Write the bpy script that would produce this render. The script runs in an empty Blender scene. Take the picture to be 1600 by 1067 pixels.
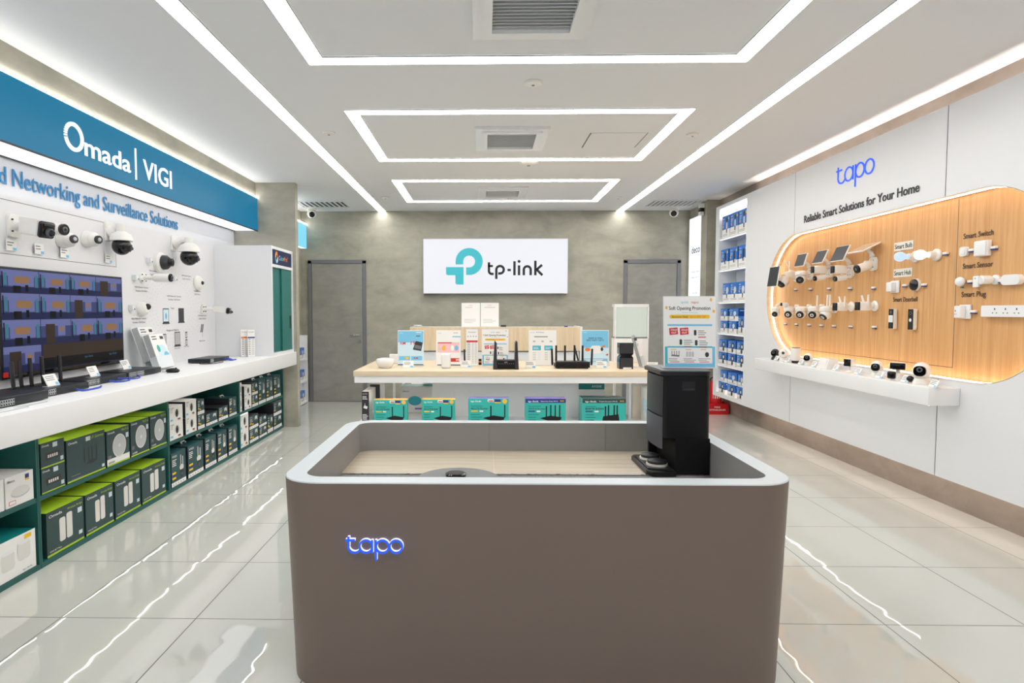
import bpy, bmesh, math, random
from mathutils import Matrix, Vector
R = math.radians
C = bpy.context.scene.collection
random.seed(7)

# ---------------- camera, world, exposure ----------------
FPX, EYE, YAW, PITCH, PPX, PPY = 949.0, 1.36, R(1.0), math.atan(48 / 949.0), 738.4, 533.5
cam_d = bpy.data.cameras.new('camera')
cam = bpy.data.objects.new('camera', cam_d); C.objects.link(cam)
cam_d.sensor_fit = 'HORIZONTAL'; cam_d.sensor_width = 36.0
cam_d.lens = 36.0 * FPX / 1600.0
cam_d.shift_x = (800 - PPX) / 1600.0
cam_d.clip_start = 0.05
cam.location = (0, 0, EYE)
cam.rotation_euler = (R(90) - PITCH, 0, YAW)
bpy.context.scene.camera = cam
vs = bpy.context.scene.view_settings
vs.view_transform = 'Standard'; vs.look = 'None'; vs.gamma = 1.0; vs.exposure = 0.08
try: vs.use_curve_mapping = False
except Exception: pass
world = bpy.data.worlds.new('world'); bpy.context.scene.world = world
world.use_nodes = True
world.node_tree.nodes['Background'].inputs[0].default_value = (0.82, 0.86, 1.0, 1)
world.node_tree.nodes['Background'].inputs[1].default_value = 0.6
STRIP = 15.0            # radiance of the ceiling LED strips

# the survey of the room: a ray through a pixel of the photograph met with a wall plane
_Rm = Matrix.Rotation(YAW, 3, 'Z') @ Matrix.Rotation(-PITCH, 3, 'X')
def _ray(u, v): return _Rm @ Vector(((u - PPX) / FPX, 1, -(v - PPY) / FPX))
def at(u, v, **k):
    (a, val), = k.items(); i = 'xyz'.index(a)
    d = _ray(u, v); o = Vector((0, 0, EYE)); t = (val - o[i]) / d[i]
    return o + d * t

# ---------------- materials ----------------
MATS = {}
def srgb(h):
    h = h.lstrip('#'); c = [int(h[i:i+2], 16) / 255 for i in (0, 2, 4)]
    return tuple(x / 12.92 if x <= .04045 else ((x + .055) / 1.055) ** 2.4 for x in c)
def mat(name, col, rough=.5, metal=0, emit=0, ecol=None, spec=.5, alpha=1, trans=0, mottle=0.04, mscale=30):
    m = bpy.data.materials.new(name); m.use_nodes = True
    nt = m.node_tree; b = nt.nodes['Principled BSDF']
    c = srgb(col) if isinstance(col, str) else col
    b.inputs['Base Color'].default_value = (*c, 1)
    b.inputs['Roughness'].default_value = rough; b.inputs['Metallic'].default_value = metal
    b.inputs['Specular IOR Level'].default_value = spec
    if trans: b.inputs['Transmission Weight'].default_value = trans
    if emit:
        e = srgb(ecol) if isinstance(ecol, str) else (ecol or c)
        b.inputs['Emission Color'].default_value = (*e, 1); b.inputs['Emission Strength'].default_value = emit
    elif mottle:
        n = nt.nodes.new('ShaderNodeTexNoise'); n.inputs['Scale'].default_value = mscale; n.inputs['Detail'].default_value = 3
        tc = nt.nodes.new('ShaderNodeTexCoord'); nt.links.new(tc.outputs['Object'], n.inputs['Vector'])
        r = nt.nodes.new('ShaderNodeMapRange'); r.inputs[3].default_value = max(0, rough - mottle); r.inputs[4].default_value = min(1, rough + mottle)
        nt.links.new(n.outputs[0], r.inputs[0]); nt.links.new(r.outputs[0], b.inputs['Roughness'])
    MATS[name] = m; return m
def noise_mix(name, c1, c2, scale=(1, 1, 1), nscale=4, rough=.6, detail=8, bump=0, rng=(.3, .7), c3=None, spec=.5):
    m = mat(name, c1, rough, mottle=0, spec=spec); nt = m.node_tree; b = nt.nodes['Principled BSDF']
    tc = nt.nodes.new('ShaderNodeTexCoord'); mp = nt.nodes.new('ShaderNodeMapping'); mp.inputs['Scale'].default_value = scale
    n = nt.nodes.new('ShaderNodeTexNoise'); n.inputs['Scale'].default_value = nscale; n.inputs['Detail'].default_value = detail
    n.inputs['Roughness'].default_value = .62; n.inputs['Distortion'].default_value = .4
    cr = nt.nodes.new('ShaderNodeValToRGB')
    cr.color_ramp.elements[0].position, cr.color_ramp.elements[1].position = rng
    cr.color_ramp.elements[0].color = (*srgb(c1), 1); cr.color_ramp.elements[1].color = (*srgb(c2), 1)
    if c3:
        e = cr.color_ramp.elements.new((rng[0] + rng[1]) / 2); e.color = (*srgb(c3), 1)
    L = nt.links.new
    L(tc.outputs['Object'], mp.inputs[0]); L(mp.outputs[0], n.inputs['Vector']); L(n.outputs[0], cr.inputs[0]); L(cr.outputs[0], b.inputs['Base Color'])
    if bump:
        bp = nt.nodes.new('ShaderNodeBump'); bp.inputs['Strength'].default_value = bump; bp.inputs['Distance'].default_value = .01
        L(n.outputs[0], bp.inputs['Height']); L(bp.outputs[0], b.inputs['Normal'])
    return m
noise_mix('concrete', '#969486', '#b7b4a4', (1, 1, 1.8), 2.6, .5, 9, .04, (.3, .72), '#a8a596')
noise_mix('concrete_taupe', '#857a6d', '#a0958a', (1, 1, 1.8), 2.6, .5, 9, .04, (.3, .72))
noise_mix('concrete_door', '#898781', '#a19e95', (1, 1, 1.8), 3.2, .5, 9, .05, (.3, .72))
noise_mix('oak', '#c58f58', '#dcae78', (14, 14, .5), 3, .45, 6, 0, (.3, .7), '#d19f68')
noise_mix('oak_pale', '#d9c3a2', '#e8d7ba', (.6, 10, 10), 3, .4, 6, 0, (.3, .7))
noise_mix('oak_counter', '#d8c09b', '#e9d6b6', (12, 12, .6), 3, .45, 6, 0, (.3, .7))
noise_mix('plank', '#a79b87', '#c3b9a5', (.9, 14, 8), 2.4, .45, 7, 0, (.25, .75), '#b7ac98')
noise_mix('carpet', '#5f6061', '#a3a3a0', (1, 1, 1), 260, .95, 4, .6, (.35, .65))
mat('ceiling_white', '#e6e7e8', .8); mat('white', '#e9eaea', .45); mat('panel_white', '#e5e6e8', .4)
mat('gloss_white', '#eceded', .25); mat('offwhite', '#e6e2d6', .5); mat('plastic_white', '#eeece6', .32)
mat('seam', '#3a3b3d', .7); mat('black', '#0d0d0f', .35); mat('black_gloss', '#08080a', .08); mat('black_matt', '#09090b', .45, spec=.3)
mat('charcoal', '#2c2d30', .45); mat('dark_metal', '#2b2e33', .35, .4); mat('grey', '#8b8c8c', .5); mat('lightgrey', '#c3c6c8', .45)
mat('midgrey', '#6b6e70', .5)
mat('steel', '#a9abad', .28, 1.0); mat('door_frame', '#7f7f82', .4, .3)
mat('kiosk_taupe', '#7d6e64', .42, .1, mscale=8); mat('kiosk_inner', '#8f8d8a', .45); mat('kiosk_rim', '#c0c8cc', .35)
mat('green_unit', '#1d5a55', .5); mat('green_door', '#1f6d68', .45)
mat('card_green', '#2a4546', .42); mat('card_lime', '#a9cc2c', .42); mat('card_teal', '#1c4a4e', .4); mat('card_dark', '#2a2b2f', .45)
mat('teal', '#34b3a8', .4); mat('teal_deep', '#137f7d', .4); mat('amber', '#eeb64c', .45); mat('violet', '#8074b5', .45); mat('navy', '#27357f', .45)
mat('blue_tapo', '#2873c9', .4); mat('blue_deep', '#1859a8', .4); mat('yellow', '#f2c318', .5); mat('red', '#c9141b', .35); mat('red_sign', '#cf2a2c', .45)
mat('orange', '#ee7d25', .5); mat('pink', '#f3c3c9', .5); mat('skyblue', '#78c3e6', .4); mat('aqua', '#3fb7c9', .45); mat('ice', '#cfe7f2', .4)
mat('card_white', '#f0efec', .4); mat('print_grey', '#b9babb', .5); mat('print_dark', '#33363a', .5); mat('print_text', '#70747a', .6)
mat('blue_cable', '#1f45b4', .4); mat('pale_device', '#dedcd6', .4); mat('sticker', '#cfdde6', .4); mat('beige', '#d9cdbb', .45); mat('tank_grey', '#4c4d53', .4)
mat('solar', '#1d2126', .4); mat('oak_reflection_and_seam', '#b89a78', .5); mat('lens', '#0a0c12', .05); mat('ring_grey', '#55585c', .35)  # the tan brown paints oak mirrored in a solar panel; also colours a niche seam
mat('text_blue', '#2a8cc4', .4); mat('ink', '#141518', .45); mat('logo_teal', '#3fc1d0', .4)
mat('acrylic', '#dfe4e6', .1); mat('diffuse_lamp', '#cfe2ee', .4)
def emis(name, col, s, k=.12): c = srgb(col); return mat(name, tuple(k*x for x in c), .35, emit=s, ecol=col, mottle=0, spec=.15)
emis('led', '#fdfaf6', STRIP); emis('led_soffit', '#f6f8ff', 1.3); emis('led_warm', '#ffe9d6', 15.0); emis('led_shelf', '#fff8ee', 9.0); emis('led_niche', '#fdfcff', 1.8); emis('led_table', '#fff4ee', 26.0)
emis('led_cove', '#ffeee6', 22.0); emis('led_kick', '#ffe9dc', 14.0)
emis('fascia_teal', '#0f7aa3', .8); emis('fascia_cyan', '#7fd2ea', 1.0); emis('fascia_letter', '#ffffff', .98)
emis('sign_white', '#e5e6ec', .96); emis('deco_light', '#f4f8ff', 1.0)
emis('tapo_blue', '#2f62f2', .95); emis('tapo_glow', '#e8e6ff', 1.15)
emis('bulb_blue', '#c4dcff', 1.0); emis('bulb_warm', '#fff6ea', 1.5)
emis('screen_dark', '#23232b', .5); emis('screen_blue', '#4a5283', .5); emis('screen_pale', '#7278ac', .62); emis('screen_deep', '#232a52', .6)
emis('screen_orange', '#94704f', .7); emis('screen_brown', '#43362d', .5); emis('screen_cyan', '#4a7f98', .6); emis('screen_black', '#0c0d14', .3)
emis('lamp_panel', '#dfe8da', .7); emis('colorpro_navy', '#1c2c52', .8)

# ---------------- mesh builder ----------------
class MB:
    def __init__(s, m='white'):
        s.v = []; s.f = []; s.fm = []; s.fs = []; s.m = m; s.M = Matrix.Identity(4)
    def use(s, m): s.m = m; return s
    def add(s, vs, fs, m=None, smooth=False):
        o = len(s.v); s.v += [tuple(s.M @ Vector(v)) for v in vs]
        flip = s.M.determinant() < 0
        for f in fs:
            f = [o + i for i in f]; s.f.append(f[::-1] if flip else f); s.fm.append(m or s.m); s.fs.append(smooth)
        return s
    def box(s, x0, x1, y0, y1, z0, z1, m=None):
        v = [(x, y, z) for z in (z0, z1) for y in (y0, y1) for x in (x0, x1)]
        return s.add(v, [(0, 2, 3, 1), (4, 5, 7, 6), (0, 1, 5, 4), (2, 6, 7, 3), (0, 4, 6, 2), (1, 3, 7, 5)], m)
    def cbox(s, x0, x1, y0, y1, z0, z1, front, top=None, left=None, right=None, back=None, bottom=None):
        v = [(x, y, z) for z in (z0, z1) for y in (y0, y1) for x in (x0, x1)]
        for f, m in zip([(0, 2, 3, 1), (4, 5, 7, 6), (0, 1, 5, 4), (2, 6, 7, 3), (0, 4, 6, 2), (1, 3, 7, 5)],
                        [bottom or front, top or front, front, back or front, left or front, right or front]):
            s.add(v, [f], m)
        return s
    def rbox(s, x0, x1, y0, y1, z0, z1, r=.005, m=None, seg=3):
        bm = bmesh.new(); bmesh.ops.create_cube(bm, size=1)
        for v in bm.verts:
            v.co = Vector(((x0+x1)/2 + v.co.x*(x1-x0), (y0+y1)/2 + v.co.y*(y1-y0), (z0+z1)/2 + v.co.z*(z1-z0)))
        r = min(r, .499 * min(x1-x0, y1-y0, z1-z0))
        bmesh.ops.bevel(bm, geom=bm.edges[:], offset=r, segments=seg, profile=.5, affect='EDGES')
        bm.verts.index_update(); bm.normal_update()
        s.add([v.co for v in bm.verts], [[v.index for v in f.verts] for f in bm.faces], m, True); bm.free(); return s
    def quad(s, x0, x1, z0, z1, y=-.0008, m=None):
        return s.add([(x0, y, z0), (x1, y, z0), (x1, y, z1), (x0, y, z1)], [(0, 1, 2, 3)], m)
    def ell(s, cx, cz, rx, rz, y=-.0012, m=None, n=20, rot=0):
        vs = []
        for i in range(n):
            a = 2*math.pi*i/n; x, z = rx*math.cos(a), rz*math.sin(a)
            vs.append((cx + x*math.cos(rot) - z*math.sin(rot), y, cz + x*math.sin(rot) + z*math.cos(rot)))
        return s.add(vs, [list(range(n))], m)
    def poly(s, pts, y=-.001, m=None): return s.add([(p[0], y, p[1]) for p in pts], [list(range(len(pts)))], m)
    def prism(s, pts, axis, a, b, m=None, smooth=False, mcap=None):
        area = sum(pts[i-1][0]*pts[i][1] - pts[i][0]*pts[i-1][1] for i in range(len(pts)))
        if area < 0: pts = pts[::-1]
        if a > b: a, b = b, a
        n = len(pts); fn = {'x': lambda p, t: (t, p[0], p[1]), 'y': lambda p, t: (p[0], t, p[1]), 'z': lambda p, t: (p[0], p[1], t)}[axis]
        vs = [fn(p, a) for p in pts] + [fn(p, b) for p in pts]
        side = [(i, (i+1) % n, n + (i+1) % n, n + i) for i in range(n)]
        c0, c1 = list(range(n))[::-1], list(range(n, 2*n))
        if axis == 'y': side = [f[::-1] for f in side]; c0, c1 = c0[::-1], c1[::-1]
        s.add(vs, side, m, smooth); s.add(vs, [c0, c1], mcap or m); return s
    def lathe(s, prof, o=(0, 0, 0), d=(0, 0, 1), n=20, m=None, smooth=True):
        q = Vector((0, 0, 1)).rotation_difference(Vector(d).normalized()).to_matrix().to_4x4()
        T = Matrix.Translation(o) @ q; vs = []; fs = []
        for r, z in prof:
            for i in range(n):
                a = 2*math.pi*i/n; vs.append(T @ Vector((r*math.cos(a), r*math.sin(a), z)))
        for j in range(len(prof)-1):
            for i in range(n):
                k = (i+1) % n; fs.append((j*n+i, j*n+k, (j+1)*n+k, (j+1)*n+i))
        s.add(vs, fs, m, smooth)
        s.add(vs, [list(range(n))[::-1], list(range((len(prof)-1)*n, len(prof)*n))], m); return s
    def cyl(s, o, d, r, h, m=None, n=20, r2=None):
        r2 = r if r2 is None else r2; e = min(.12*min(r, r2), .1*h)
        return s.lathe([(r-e, 0), (r, e), (r2, h-e), (r2-e, h)], o, d, n, m)
    def ball(s, c, r, m=None, n=18, sx=1, sy=1, sz=1, k=9):
        vs = []; fs = []
        for j in range(1, k):
            t = math.pi*j/k
            for i in range(n):
                a = 2*math.pi*i/n; vs.append((c[0]+sx*r*math.sin(t)*math.cos(a), c[1]+sy*r*math.sin(t)*math.sin(a), c[2]-sz*r*math.cos(t)))
        for j in range(k-2):
            for i in range(n):
                q = (i+1) % n; fs.append((j*n+i, j*n+q, (j+1)*n+q, (j+1)*n+i))
        vs += [(c[0], c[1], c[2]-sz*r), (c[0], c[1], c[2]+sz*r)]; b = len(vs)-2
        for i in range(n): fs += [(b, (i+1) % n, i), (b+1, (k-2)*n+i, (k-2)*n+(i+1) % n)]
        return s.add(vs, fs, m, True)
    def tube(s, pts, r, n=8, m=None, closed=False):
        pts = [Vector(p) for p in pts]; rr = r if isinstance(r, (list, tuple)) else [r]*len(pts)
        vs = []; fs = []; up = Vector((0, 0, 1)); N = len(pts)
        for i, p in enumerate(pts):
            a = pts[(i-1) % N] if (closed or i > 0) else p; b = pts[(i+1) % N] if (closed or i < N-1) else p
            t = (b - a).normalized()
            u = t.cross(up)
            if u.length < 1e-3: u = t.cross(Vector((0, 1, 0)))
            u.normalize(); w = u.cross(t)
            for j in range(n):
                g = 2*math.pi*j/n; vs.append(p + rr[i]*(u*math.cos(g) + w*math.sin(g)))
        for i in range(N if closed else N-1):
            q = (i+1) % N
            for j in range(n):
                k = (j+1) % n; fs.append((i*n+j, i*n+k, q*n+k, q*n+j))
        s.add(vs, fs, m, True)
        if not closed: s.add(vs, [list(range(n))[::-1], list(range((N-1)*n, N*n))], m)
        return s
    def text(s, t, x, z, h, w=None, y=-.0015, m=None, bold=0, align='L', depth=0, res=3):
        vs, fs, (bx0, bx1) = text_geo(t, bold, depth / h if depth else 0, res)
        k = h; kx = k if w is None else w / max(1e-6, bx1 - bx0)
        off = {'L': -bx0*kx, 'C': -(bx0+bx1)/2*kx, 'R': -bx1*kx}[align]
        return s.add([(x + off + v[0]*kx, y - v[2]*k, z + v[1]*k) for v in vs], fs, m)
    def lines(s, x0, x1, z, n, dz, h, y=-.0012, m='print_text', rnd=random):
        for i in range(n): s.quad(x0, x0 + (x1-x0)*rnd.uniform(.6, 1), z - i*dz, z - i*dz + h, y, m)
        return s
    def mesh(s, name):
        me = bpy.data.meshes.new(name); me.from_pydata(s.v, [], s.f)
        ms = list(dict.fromkeys(s.fm))
        for m in ms: me.materials.append(MATS[m])
        me.polygons.foreach_set('material_index', [ms.index(m) for m in s.fm])
        me.polygons.foreach_set('use_smooth', s.fs); me.update()
        if any(s.fs): me.set_sharp_from_angle(angle=R(40))
        return me
    def build(s, name, parent=None, label=None):
        o = bpy.data.objects.new(name, s.mesh(name)); C.objects.link(o)
        if parent: o.parent = parent
        if label: o['label'] = label
        return o
_TX = {}
def text_geo(t, bold=0, depth=0, res=3):
    k = (t, bold, round(depth, 4), res)
    if k not in _TX:
        cu = bpy.data.curves.new('t', 'FONT'); cu.body = t; cu.size = 1.37; cu.offset = bold; cu.resolution_u = res; cu.extrude = depth / 2
        o = bpy.data.objects.new('t', cu); C.objects.link(o)
        me = o.evaluated_get(bpy.context.evaluated_depsgraph_get()).to_mesh()
        vs = [tuple(v.co) for v in me.vertices]; fs = [tuple(p.vertices) for p in me.polygons]
        xs = [v[0] for v in vs] or [0, 1]
        _TX[k] = ([(v[0], v[1], v[2] + depth/2) for v in vs], fs, (min(xs), max(xs)))
        bpy.data.objects.remove(o); bpy.data.curves.remove(cu)
    return _TX[k]
def rrect(x0, x1, y0, y1, r, n=5):
    p = []
    for cx, cy, a in ((x1-r, y1-r, 0), (x0+r, y1-r, 90), (x0+r, y0+r, 180), (x1-r, y0+r, 270)):
        for i in range(n+1):
            t = R(a + 90*i/n); p.append((cx + r*math.cos(t), cy + r*math.sin(t)))
    return p
# ---------------- things, parts, setting ----------------
LW, RW = R(90), R(-90)      # local -y is out of the wall: LW for the wall on the left, RW for the wall on the right
def tag(o, label, cat, group=None):
    o['label'] = label; o['category'] = cat
    if group: o['group'] = group
    return o
def thing(name, label, cat, loc=(0, 0, 0), rz=0, group=None):
    o = bpy.data.objects.new(name, None); C.objects.link(o); o.empty_display_size = .05
    o.location = loc; o.rotation_euler = (0, 0, rz); return tag(o, label, cat, group)
def solo(mb, name, label, cat, loc=(0, 0, 0), rz=0, group=None):
    o = mb.build(name); o.location = loc; o.rotation_euler = (0, 0, rz); return tag(o, label, cat, group)
def struct(mb, name, parent=None):
    o = mb.build(name, parent)
    if not parent: o['kind'] = 'structure'
    return o
def dup(root, loc, rz, label, group=None):
    r = root.copy(); C.objects.link(r); r.location = loc; r.rotation_euler = (0, 0, rz); r['label'] = label
    if group: r['group'] = group
    for ch in list(root.children):
        c = ch.copy(); C.objects.link(c); c.parent = r
        for g in list(ch.children):
            d = g.copy(); C.objects.link(d); d.parent = c
    return r
_MESH = {}
def shared(key, fn):
    if key not in _MESH: _MESH[key] = fn().mesh(key if isinstance(key, str) else key[0])
    return _MESH[key]
def place(me, name, label, cat, loc, rz=0, group=None):
    o = bpy.data.objects.new(name, me); C.objects.link(o); o.location = loc; o.rotation_euler = (0, 0, rz)
    return tag(o, label, cat, group)
ORD = ['first', 'second', 'third', 'fourth', 'fifth', 'sixth', 'seventh', 'eighth', 'ninth', 'tenth']
# ---------------- the shell ----------------
CEIL, BACK = 2.83, 9.04
# floor: 60 cm polished tiles
def floor_material():
    m = bpy.data.materials.new('polished_tile'); m.use_nodes = True; nt = m.node_tree; L = nt.links.new; b = nt.nodes['Principled BSDF']
    N = nt.nodes.new; tc = N('ShaderNodeTexCoord'); sp = N('ShaderNodeSeparateXYZ'); L(tc.outputs['Object'], sp.inputs[0])
    def math_(op, a, c=None):
        n = N('ShaderNodeMath'); n.operation = op
        for i, q in enumerate((a, c)):
            if q is None: continue
            if isinstance(q, (int, float)): n.inputs[i].default_value = q
            else: L(q, n.inputs[i])
        return n.outputs[0]
    T = .603; ds = []; ids = []; frs = []
    for ax, off in (('X', 1.745), ('Y', 2.6)):
        u = math_('DIVIDE', math_('SUBTRACT', sp.outputs[ax], off - 60*T), T)
        fr = math_('FRACT', u); frs.append(fr); ids.append(math_('FLOOR', u))
        ds.append(math_('ABSOLUTE', math_('SUBTRACT', fr, .5)))
    edge = math_('GREATER_THAN', math_('MAXIMUM', ds[0], ds[1]), .5 - .0024/T)
    n1 = N('ShaderNodeTexNoise'); n1.inputs['Scale'].default_value = 1.3; n1.inputs['Detail'].default_value = 5; L(tc.outputs['Object'], n1.inputs['Vector'])
    cr = N('ShaderNodeValToRGB'); cr.color_ramp.elements[0].color = (*srgb('#bcbdb6'), 1); cr.color_ramp.elements[1].color = (*srgb('#c9cac3'), 1)
    L(n1.outputs[0], cr.inputs[0])
    mx = N('ShaderNodeMix'); mx.data_type = 'RGBA'; L(edge, mx.inputs[0]); L(cr.outputs[0], mx.inputs[6]); mx.inputs[7].default_value = (*srgb('#55534b'), 1)
    L(mx.outputs[2], b.inputs['Base Color'])
    L(math_('ADD', math_('MULTIPLY', edge, .5), .012), b.inputs['Roughness'])
    b.inputs['Specular IOR Level'].default_value = 1.0
    # gentle waves of the polish, different in every tile, so that reflections wander
    cb = N('ShaderNodeCombineXYZ'); L(ids[0], cb.inputs[0]); L(ids[1], cb.inputs[1])
    wn = N('ShaderNodeTexWhiteNoise'); L(cb.outputs[0], wn.inputs['Vector'])
    vm = N('ShaderNodeVectorMath'); vm.operation = 'MULTIPLY_ADD'; L(wn.outputs['Color'], vm.inputs[0]); vm.inputs[1].default_value = (7, 7, 7); L(tc.outputs['Object'], vm.inputs[2])
    n2 = N('ShaderNodeTexNoise'); n2.inputs['Scale'].default_value = 5.0; n2.inputs['Detail'].default_value = 1.0; L(vm.outputs[0], n2.inputs['Vector'])
    ws = N('ShaderNodeSeparateColor'); L(wn.outputs['Color'], ws.inputs[0])
    tilt = math_('ADD', math_('MULTIPLY', math_('SUBTRACT', ws.outputs[0], .5), frs[0]), math_('MULTIPLY', math_('SUBTRACT', ws.outputs[1], .5), frs[1]))
    hgt = math_('ADD', n2.outputs[0], math_('MULTIPLY', tilt, 2.2))
    bp = N('ShaderNodeBump'); bp.inputs['Strength'].default_value = 1.0; bp.inputs['Distance'].default_value = .0014
    L(hgt, bp.inputs['Height']); L(bp.outputs[0], b.inputs['Normal'])
    MATS['tile'] = m
floor_material()
struct(MB('tile').box(-3.2, 3.5, -2.5, 9.2, -.1, 0), 'floor')
struct(MB('ceiling_white').box(-3.2, 3.5, -2.5, 9.2, CEIL, CEIL + .1), 'ceiling')
struct(MB('concrete').box(-3.2, 3.5, BACK, BACK + .16, 0, CEIL), 'wall_back')
struct(MB('panel_white').box(-3.2, -2.88, -2.5, 7.02, 0, CEIL), 'wall_left')
struct(MB('concrete').box(-2.88, -2.62, -2.5, 7.02, 2.67, CEIL), 'trim_1')
struct(MB('concrete').box(-3.2, -2.165, 7.02, 7.12, 0, CEIL), 'pillar_left')
struct(MB('concrete').box(-3.2, -2.70, 7.12, BACK, 0, CEIL), 'wall_recess_left')
struct(MB('concrete_taupe').box(3.25, 3.5, -2.5, 8.19, 0, CEIL), 'wall_right')
struct(MB('concrete').box(2.97, 3.5, 8.19, 8.40, 0, CEIL), 'pillar_right')
struct(MB('concrete').box(3.03, 3.5, 8.40, BACK, 0, CEIL), 'wall_recess_right')
# ceiling LED strips
def strip(x0, x1, y0, y1, label):
    t = thing('light_strip', label, 'ceiling light', ((x0+x1)/2, (y0+y1)/2, CEIL), 0, 'straight ceiling light strips')
    a, b = (x1-x0)/2, (y1-y0)/2
    MB('led').box(-a, a, -b, b, -.006, -.001).build('diffuser', t)
    f = MB('lightgrey')
    for sx in (-1, 1): f.box(sx*a - .004*(sx < 0), sx*a + .004*(sx > 0), -b, b, -.009, -.001)
    f.build('housing', t)
strip(-1.545, -1.44, -2.3, 9.03, 'long straight white light strip on the ceiling above the green shelving side')
strip(1.955, 2.06, -2.3, 9.03, 'long straight white light strip on the ceiling above the oak display side')
def light_frame(x0, x1, y0, y1, w, label):
    t = thing('rectangular_light', label, 'ceiling light', ((x0+x1)/2, (y0+y1)/2, CEIL), 0, 'rectangular ceiling light frames')
    a, b = (x1-x0)/2, (y1-y0)/2
    m = MB('led')
    m.box(-a, a, -b, -b+w, -.006, -.001); m.box(-a, a, b-w, b, -.006, -.001)
    m.box(-a, -a+w, -b+w, b-w, -.006, -.001); m.box(a-w, a, -b+w, b-w, -.006, -.001)
    m.build('diffuser', t)
    f = MB('lightgrey')
    for q, z in ((0, .004), (w, 0)):
        A, B = a - q, b - q
        s = .004 if q == 0 else -.004
        f.box(-A-max(s, 0), A+max(s, 0), -B-max(s, 0), -B-min(s, 0), -.009, -.001); f.box(-A-max(s, 0), A+max(s, 0), B+min(s, 0), B+max(s, 0), -.009, -.001)
        f.box(-A-max(s, 0), -A-min(s, 0), -B, B, -.009, -.001); f.box(A+min(s, 0), A+max(s, 0), -B, B, -.009, -.001)
    f.build('housing', t)
light_frame(-1.035, 1.55, .6, 3.68, .1, 'large rectangular white light frame on the ceiling cut off at the top')
light_frame(-1.02, 1.54, 4.51, 6.03, .095, 'middle rectangular white light frame on the ceiling around an air grille')
light_frame(-1.03, 1.53, 6.89, 8.27, .095, 'rectangular white light frame on the ceiling close to the concrete back wall')
# ---------------- doors, ceiling fittings ----------------
def door(n, x0, x1, hinge_left, handle):
    t = bpy.data.objects.new('door_%d' % n, None); C.objects.link(t); t.location = ((x0+x1)/2, BACK, 0); t['kind'] = 'structure'
    w = (x1-x0)/2
    f = MB('door_frame')
    f.box(-w, -w+.05, -.03, -.002, 0, 2.1); f.box(w-.05, w, -.03, -.002, 0, 2.1); f.box(-w, w, -.03, -.002, 2.06, 2.115)
    f.build('door_frame', t)
    MB('concrete_door').box(-w+.054, w-.054, -.02, -.002, .006, 2.056).build('door_leaf', t)
    MB('seam').box(-w+.05, w-.05, -.006, -.0015, .001, 2.06).build('door_gap', t)
    if handle:
        h = MB('steel'); x = w - .1
        h.cyl((x, -.02, 1.0), (0, -1, 0), .026, .008); h.tube([(x, -.028, 1.0), (x, -.06, 1.0), (x-.02, -.065, 1.0), (x-.14, -.065, 1.0)], .009)
        h.cyl((x, -.02, .90), (0, -1, 0), .022, .006); h.build('door_handle', t)
door(1, -2.60, -1.74, True, True); door(2, 2.07, 2.90, False, False)

def cassette(u0, u1, cy, dy, label):
    x0, x1 = at(u0, 0, y=cy).x, at(u1, 0, y=cy).x
    return x0, x1
def air_unit(cx, cy, w, d, label):
    t = thing('air_grille', label, 'air vent', (cx, cy, CEIL), 0, 'air grilles in the middle of the ceiling')
    a, b = w/2, d/2
    f = MB('gloss_white')
    for k, (s, z, h, q) in enumerate(((1, 0, .022, .06), (.82, 0, .034, .045))):
        A, B = a*s, b*s
        f.box(-A, A, -B, -B+q, -z-h, -z); f.box(-A, A, B-q, B, -z-h, -z); f.box(-A, -A+q, -B+q, B-q, -z-h, -z); f.box(A-q, A, -B+q, B-q, -z-h, -z)
    f.box(-a*.92, a*.92, -b*.92, b*.92, -.004, -.001, 'midgrey'); f.build('frame', t)
    MB('lightgrey').box(-a*.74, a*.74, -b*.74, b*.74, -.006, -.0045).build('backing', t)
    s = MB('gloss_white')
    n = 13
    for i in range(n):
        y = -b*.67 + i*(b*1.34)/(n-1)
        s.add([(-a*.72, y-.007, -.018), (a*.72, y-.007, -.018), (a*.72, y+.006, -.007), (-a*.72, y+.006, -.007), (-a*.72, y-.006, -.020), (a*.72, y-.006, -.020), (a*.72, y+.008, -.009), (-a*.72, y+.008, -.009)],
              [(0, 1, 2, 3), (7, 6, 5, 4), (0, 4, 5, 1), (3, 2, 6, 7), (0, 3, 7, 4), (1, 5, 6, 2)])
    s.build('slats', t)
air_unit(.245, 3.03, .60, .60, 'white air grille cut off by the top edge inside the large light frame')
air_unit(.235, 5.27, .60, .66, 'white air grille inside the middle light frame beside the access hatch')
air_unit(.235, 7.60, .60, .62, 'white air grille inside the light frame next to the back wall')
def slot_vent(cx, cy, w, d, n, label, slat):
    t = thing('slot_diffuser', label, 'air vent', (cx, cy, CEIL), 0, 'slotted vents by the back corners')
    MB('black_matt' if slat == 'white' else 'grey').box(-w/2, w/2, -d/2, d/2, -.004, -.001).build('backing', t)
    s = MB('panel_white')
    for i in range(n):
        x = -w/2 + (i+.5)*w/n
        s.box(x-.18*w/n, x+.18*w/n, -d/2, d/2, -.012, -.004)
    for sg in (-1, 1): s.box(-w/2-.02, w/2+.02, sg*(d/2+.01)-.01, sg*(d/2+.01)+.01, -.012, -.001)
    s.build('slats', t)
slot_vent(-2.22, 8.42, .62, .40, 9, 'dark slotted ceiling vent in the corner above the door with a handle', 'white')
slot_vent(2.60, 8.42, .62, .40, 10, 'pale slotted ceiling vent in the corner above the door without a handle', 'grey')
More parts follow.
